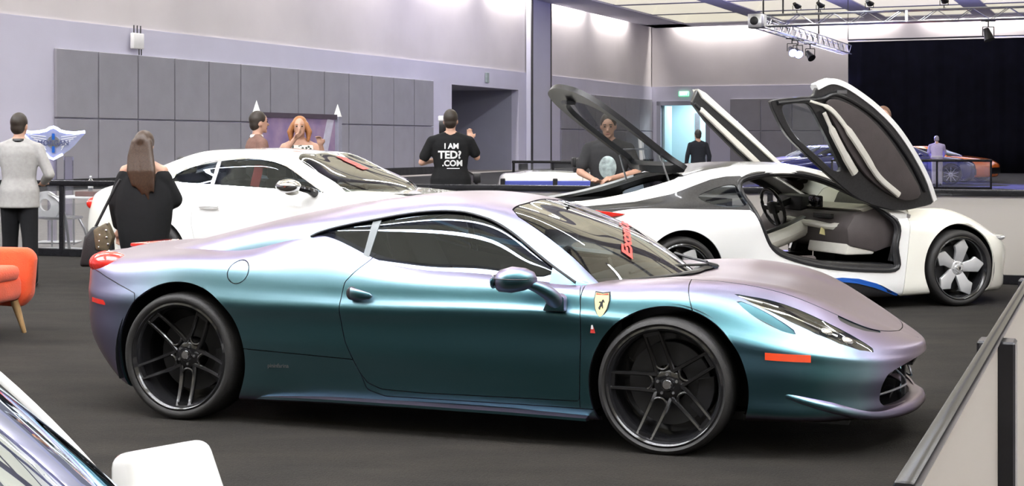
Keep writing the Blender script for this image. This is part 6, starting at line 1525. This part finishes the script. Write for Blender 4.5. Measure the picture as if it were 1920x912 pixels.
for s in (-1, 1):
    mk('leg', tube(catmull([(s*.10, -.24, .78), (s*.27, -.22, .70), (s*.33, -.15, .46), (s*.36, -.10, 0)], 5), .022, 8), M['alu'], pc)
    mk('leg', tube(catmull([(s*.20, .18, .45), (s*.27, .24, .25), (s*.30, .28, 0)], 5), .020, 8), M['alu'], pc)
mk('foot_plate', bevelled(prism([(-.40,-.12),(.40,-.12),(.34,.32),(-.34,.32)], 0, .018, 'z'), .006, 1), M['white'], pc)

# ------------------------------------------------------------------ picture banner with pointed posts
bn0, bn1 = at(481, 21.2), at(633, 23.3)
pb = thing('picture_banner', 'purple picture banner hung between two grey posts with pointed white tips', 'banner', (bn0.x, bn0.y, 0), math.atan2(bn1.y-bn0.y, bn1.x-bn0.x)); LB = (bn1-bn0).length
m_, nt_, b_ = nodes_of('purple picture print'); N_, L_ = nt_.nodes, nt_.links
tcn = N_.new('ShaderNodeTexCoord'); nz = N_.new('ShaderNodeTexNoise'); nz.inputs['Scale'].default_value = 2.2; nz.inputs['Detail'].default_value = 6; L_.new(tcn.outputs['Object'], nz.inputs['Vector'])
rp_ = N_.new('ShaderNodeValToRGB'); rp_.color_ramp.elements[0].position = .35; rp_.color_ramp.elements[0].color = (.16, .11, .26, 1); rp_.color_ramp.elements[1].position = .7; rp_.color_ramp.elements[1].color = (.34, .24, .36, 1)
L_.new(nz.outputs['Fac'], rp_.inputs['Fac']); L_.new(rp_.outputs['Color'], b_.inputs['Base Color']); b_.inputs['Roughness'].default_value = .6
mk('banner_cloth', box(.10, LB-.10, -.012, .012, .45, 1.88), m_, pb, False)
mk('print_beam', prism([(LB-.62, 1.12), (LB-.42, 1.12), (LB-.14, 1.84), (LB-.34, 1.86)], -.016, -.012, 'y'), mat('pale printed beam', (.46, .45, .58, 1), .6), pb, False)
mk('print_pole', prism([(.35, 1.20), (.40, 1.20), (1.05, 1.50), (1.0, 1.52)], -.016, -.012, 'y'), mat('dark printed pole', (.06, .05, .16, 1), .6), pb, False)
mk('banner_batten', box(.06, LB-.06, -.03, .03, 1.86, 1.93), mat('dark batten', (.05, .035, .06, 1), .5), pb, False)
for x in (0, LB):
    po = mk('post', bevelled(box(x-.06, x+.06, -.05, .05, 0, 1.90), .01, 1), mat('grey post', (.26, .26, .34, 1), .5), pb); mk('post_tip', move(lathe([(0, .20), (.02, .14), (.065, 0), (0, 0)], 16, 'z'), x, 0, 1.90), M['white'], po)

# ------------------------------------------------------------------ things fixed to the walls
ax = Vector(hall(WALL_B+.12, wall_ab(249), 0)); wz = CAMH-(75-HOR)/FPX*ax.y
ap = thing('wireless_access_box', 'white wireless box with short antennas high on the left wall', 'box', (ax.x, ax.y, wz), HALL_ROT)
mk('housing', rbox(-.02, .14, -.28, .28, -.30, .22, .03, 2), M['white'], ap)
for k in (-.18, 0, .18): mk('antenna', tube([(.06, k, .22), (.06, k, .48)], .022, 8), M['darkplastic'], ap)
for k in (.1, .22): mk('antenna', tube([(.06, k, -.30), (.06, k, -.50)], .02, 8), M['darkplastic'], ap)
ax = Vector(hall(WALL_B+.02, wall_ab(912), 0)); wz = CAMH-(146-HOR)/FPX*ax.y
tg = mk('wall_plate', rbox(0, .06, -.20, .20, -.26, .26, .02, 1), mat('grey green plate', (.30, .36, .36, 1), .5), None, loc=(ax.x, ax.y, wz), rot=(0, 0, HALL_ROT)); tag(tg, 'small grey plate on the wall above the alcove', 'sign')
ex = Vector(hall(back_b(1283), WALL_A-.08, 0)); wz = CAMH-(176-HOR)/FPX*ex.y
es = thing('exit_sign', 'green lit exit sign above the far doorway', 'sign', (ex.x, ex.y, wz), HALL_ROT)
mk('sign_box', rbox(-.36, .36, -.06, .02, -.17, .17, .03, 1), glow('green exit light', (.12, .9, .35, 1), 1.6), es)
mk('sign_lettering', xf(text_mesh('EXIT', .26, .004, .006), Matrix.Translation((0, -.068, 0)) @ Matrix.Rotation(R(90), 4, 'X')), glow('pale exit letters', (.8, 1, .85, 1), 2.2), es, False)

# ------------------------------------------------------------------ stage: lighting truss, black drape, lamps
def truss(label, a, b, size=.42, hang=True):
    a, b = Vector(a), Vector(b); L = (b-a).length
    t = thing('lighting_truss', label, 'truss', a, math.atan2((b-a).y, (b-a).x)); h = size/2
    for y in (-h, h):
        for z in (-h, h): mk('chord', tube([(0, y, z), (L, y, z)], .030, 8), M['alu'], t)
    n = max(2, int(L/.62))
    for k in range(n):
        x0, x1 = L*k/n, L*(k+1)/n; u = 1 if k % 2 else -1
        mk('brace', join(tube([(x0, -h, -h*u), (x1, -h, h*u)], .018, 6), tube([(x0, h, -h*u), (x1, h, h*u)], .018, 6), tube([(x0, -h*u, -h), (x1, h*u, -h)], .018, 6)), M['alu'], t)
    for x in np.arange(0, L, 5.2): mk('frame_plate', bar((x, -h, -h), (x, -h, h), .10, .06), M['alu'], t, False)
    if hang:
        for x in (L*.04, L*.62): mk('hoist_chain', tube([(x, 0, h), (x, 0, CEIL-a.z)], .035, 6), M['black'], t); 
    return t
TZ = 6.1; ta = pix(1418, 40, 56.7); ta.z = TZ
tB = ta + HB*16; tA = ta + HA*19.0
truss('long grey lighting truss hanging across the upper right', ta + HB*.40, tB); truss('grey lighting truss running back to the black drape', ta + HA*.40, tA)
cb = thing('truss_corner_block', 'square corner block joining the two lighting trusses', 'truss', ta, HALL_ROT)
mk('block', bevelled(box(-.27, .27, -.27, .27, -.27, .27), .03, 2), M['alu'], cb); mk('block_port', move(lathe([(0, -.285), (.14, -.285), (.17, -.265)], 20), -.02, 0, 0), M['black'], cb)
def spot(label, p, aim, blue=False, top=False):
    t = thing('stage_spotlight', label, 'lamp', p, 0, 'spotlights on the trusses')
    d = Vector(aim).normalized(); e = -d*.28
    mk('lamp_can', tube([e, Vector((0, 0, 0)), d*.16], [.10, .15, .19], 14), M['black'], t)
    mk('lamp_face', tube([d*.161, d*.172], [.17, .17], 14), glow('blue stage light', (.25, .32, 1, 1), 22) if blue else M['blackgloss'], t)
    if blue:
        l = bpy.data.lights.new('blue_beam', 'SPOT'); l.energy = 26000; l.color = (.22, .22, 1.0); l.spot_size = R(50); l.spot_blend = .6; l.shadow_soft_size = .2
        lo_ = link(bpy.data.objects.new('blue_beam', l), t); lo_.location = d*.35
        lo_.rotation_euler = (at(1690, 51, .8)-Vector(p)).to_track_quat('-Z', 'Y').to_euler()
    mk('yoke', join(bar((-.2, 0, .0), (-.2, 0, .32), .03), bar((.2, 0, 0), (.2, 0, .32), .03), bar((-.2, 0, .32), (.2, 0, .32), .03), bar((0, 0, .32), (0, 0, .545), .04), bar((-.26, 0, .528), (.26, 0, .528), .035), bar((0, -.26, .528), (0, .26, .528), .035)), M['black'], t, False)
    if top:      # stands on the truss, yoke downwards
        t.rotation_euler = (math.pi, 0, 0); t.location.z = TZ+.24+.545*.55; t.scale = (.75, .75, .55)
    return t
def along(px, d):
    """point of the truss line from its corner along d that is seen at pixel column px"""
    k = (px-PCX)/FPX; t = (k*ta.y-ta.x)/(d.x-k*d.y); q = ta + d*t; q.z = TZ-.21-.03-.5465; return q
for i, px in enumerate((1485, 1496)): spot(('left' if i == 0 else 'right') + ' one of the two glowing blue spotlights under the truss', along(px, HA), (.10, -.9, -.5), True)
spot('unlit black spotlight beside the glowing blue pair', along(1519, HA), (.3, -.6, -.6))
spot('black spotlight hanging low under the right end of the truss', along(1853, HB), (.2, -.3, -.9))
for px, lb in ((1494, 'black spotlight on the long truss nearest its corner block'), (1538, 'second black spotlight along the long truss from its corner block'), (1630, 'third black spotlight along the long truss, over the raised near door'), (1770, 'fourth black spotlight along the long truss from its corner block')):
    spot(lb, along(px, HB), (.4, -.5, .3), top=True)
cv0 = ta + HA*19.3; nC = 260
V = []
for i in range(nC):
    x = 28.0*i/(nC-1); w_ = .05*math.sin(x*7.0)+.025*math.sin(x*15.3+1)
    for z in (0.015, 1.5, 3.0, 4.6, 6.50): V.append(HB*x + HA*w_*(1 if z < 6 else .4) + Vector((cv0.x, cv0.y, z)))
F = [(i*5+k, (i+1)*5+k, (i+1)*5+k+1, i*5+k+1) for i in range(nC-1) for k in range(4)]
dr = mk('stage_drape', (V, F), M['curtain'], None, sharp=None); sol = dr.modifiers.new('thick', 'SOLIDIFY'); sol.thickness = .02
tag(dr, 'tall black pleated drape closing off the right side of the hall', 'curtain')
pl = thing('drape_rail', 'black rail carrying the tall drape', 'rail', (cv0.x, cv0.y, 6.6), HALL_ROT); mk('rail', tube([(0, 0, 0), (28, 0, 0)], .04, 8), M['black'], pl)
for x in (0, 9, 18, 27): mk('rail_hanger', tube([(x, 0, 0), (x, 0, CEIL-6.6)], .02, 6), M['black'], pl)

# black camera tripod beside the man in the lettered shirt
tp = thing('tripod', 'black camera tripod with a bag slung on it beside the man in the lettered T-shirt', 'tripod', at(893, 18.6), R(15))
mk('head', rbox(-.05, .05, -.05, .05, .98, 1.10, .015, 2), M['black'], tp); mk('column', tube([(0, 0, .55), (0, 0, 1.0)], .022, 8), M['black'], tp)
for k in range(3):
    a = 2*math.pi*k/3+.4; mk('leg', tube([(0, 0, .96), (.34*math.cos(a), .34*math.sin(a), 0)], [.024, .014], 8), M['black'], tp)
mk('pan_handle', tube([(0, 0, 1.06), (-.22, -.10, 1.18)], .012, 8), M['black'], tp)
mk('slung_bag', rbox(-.16, .14, -.14, -.02, .62, .92, .05, 3), M['leather'], tp)
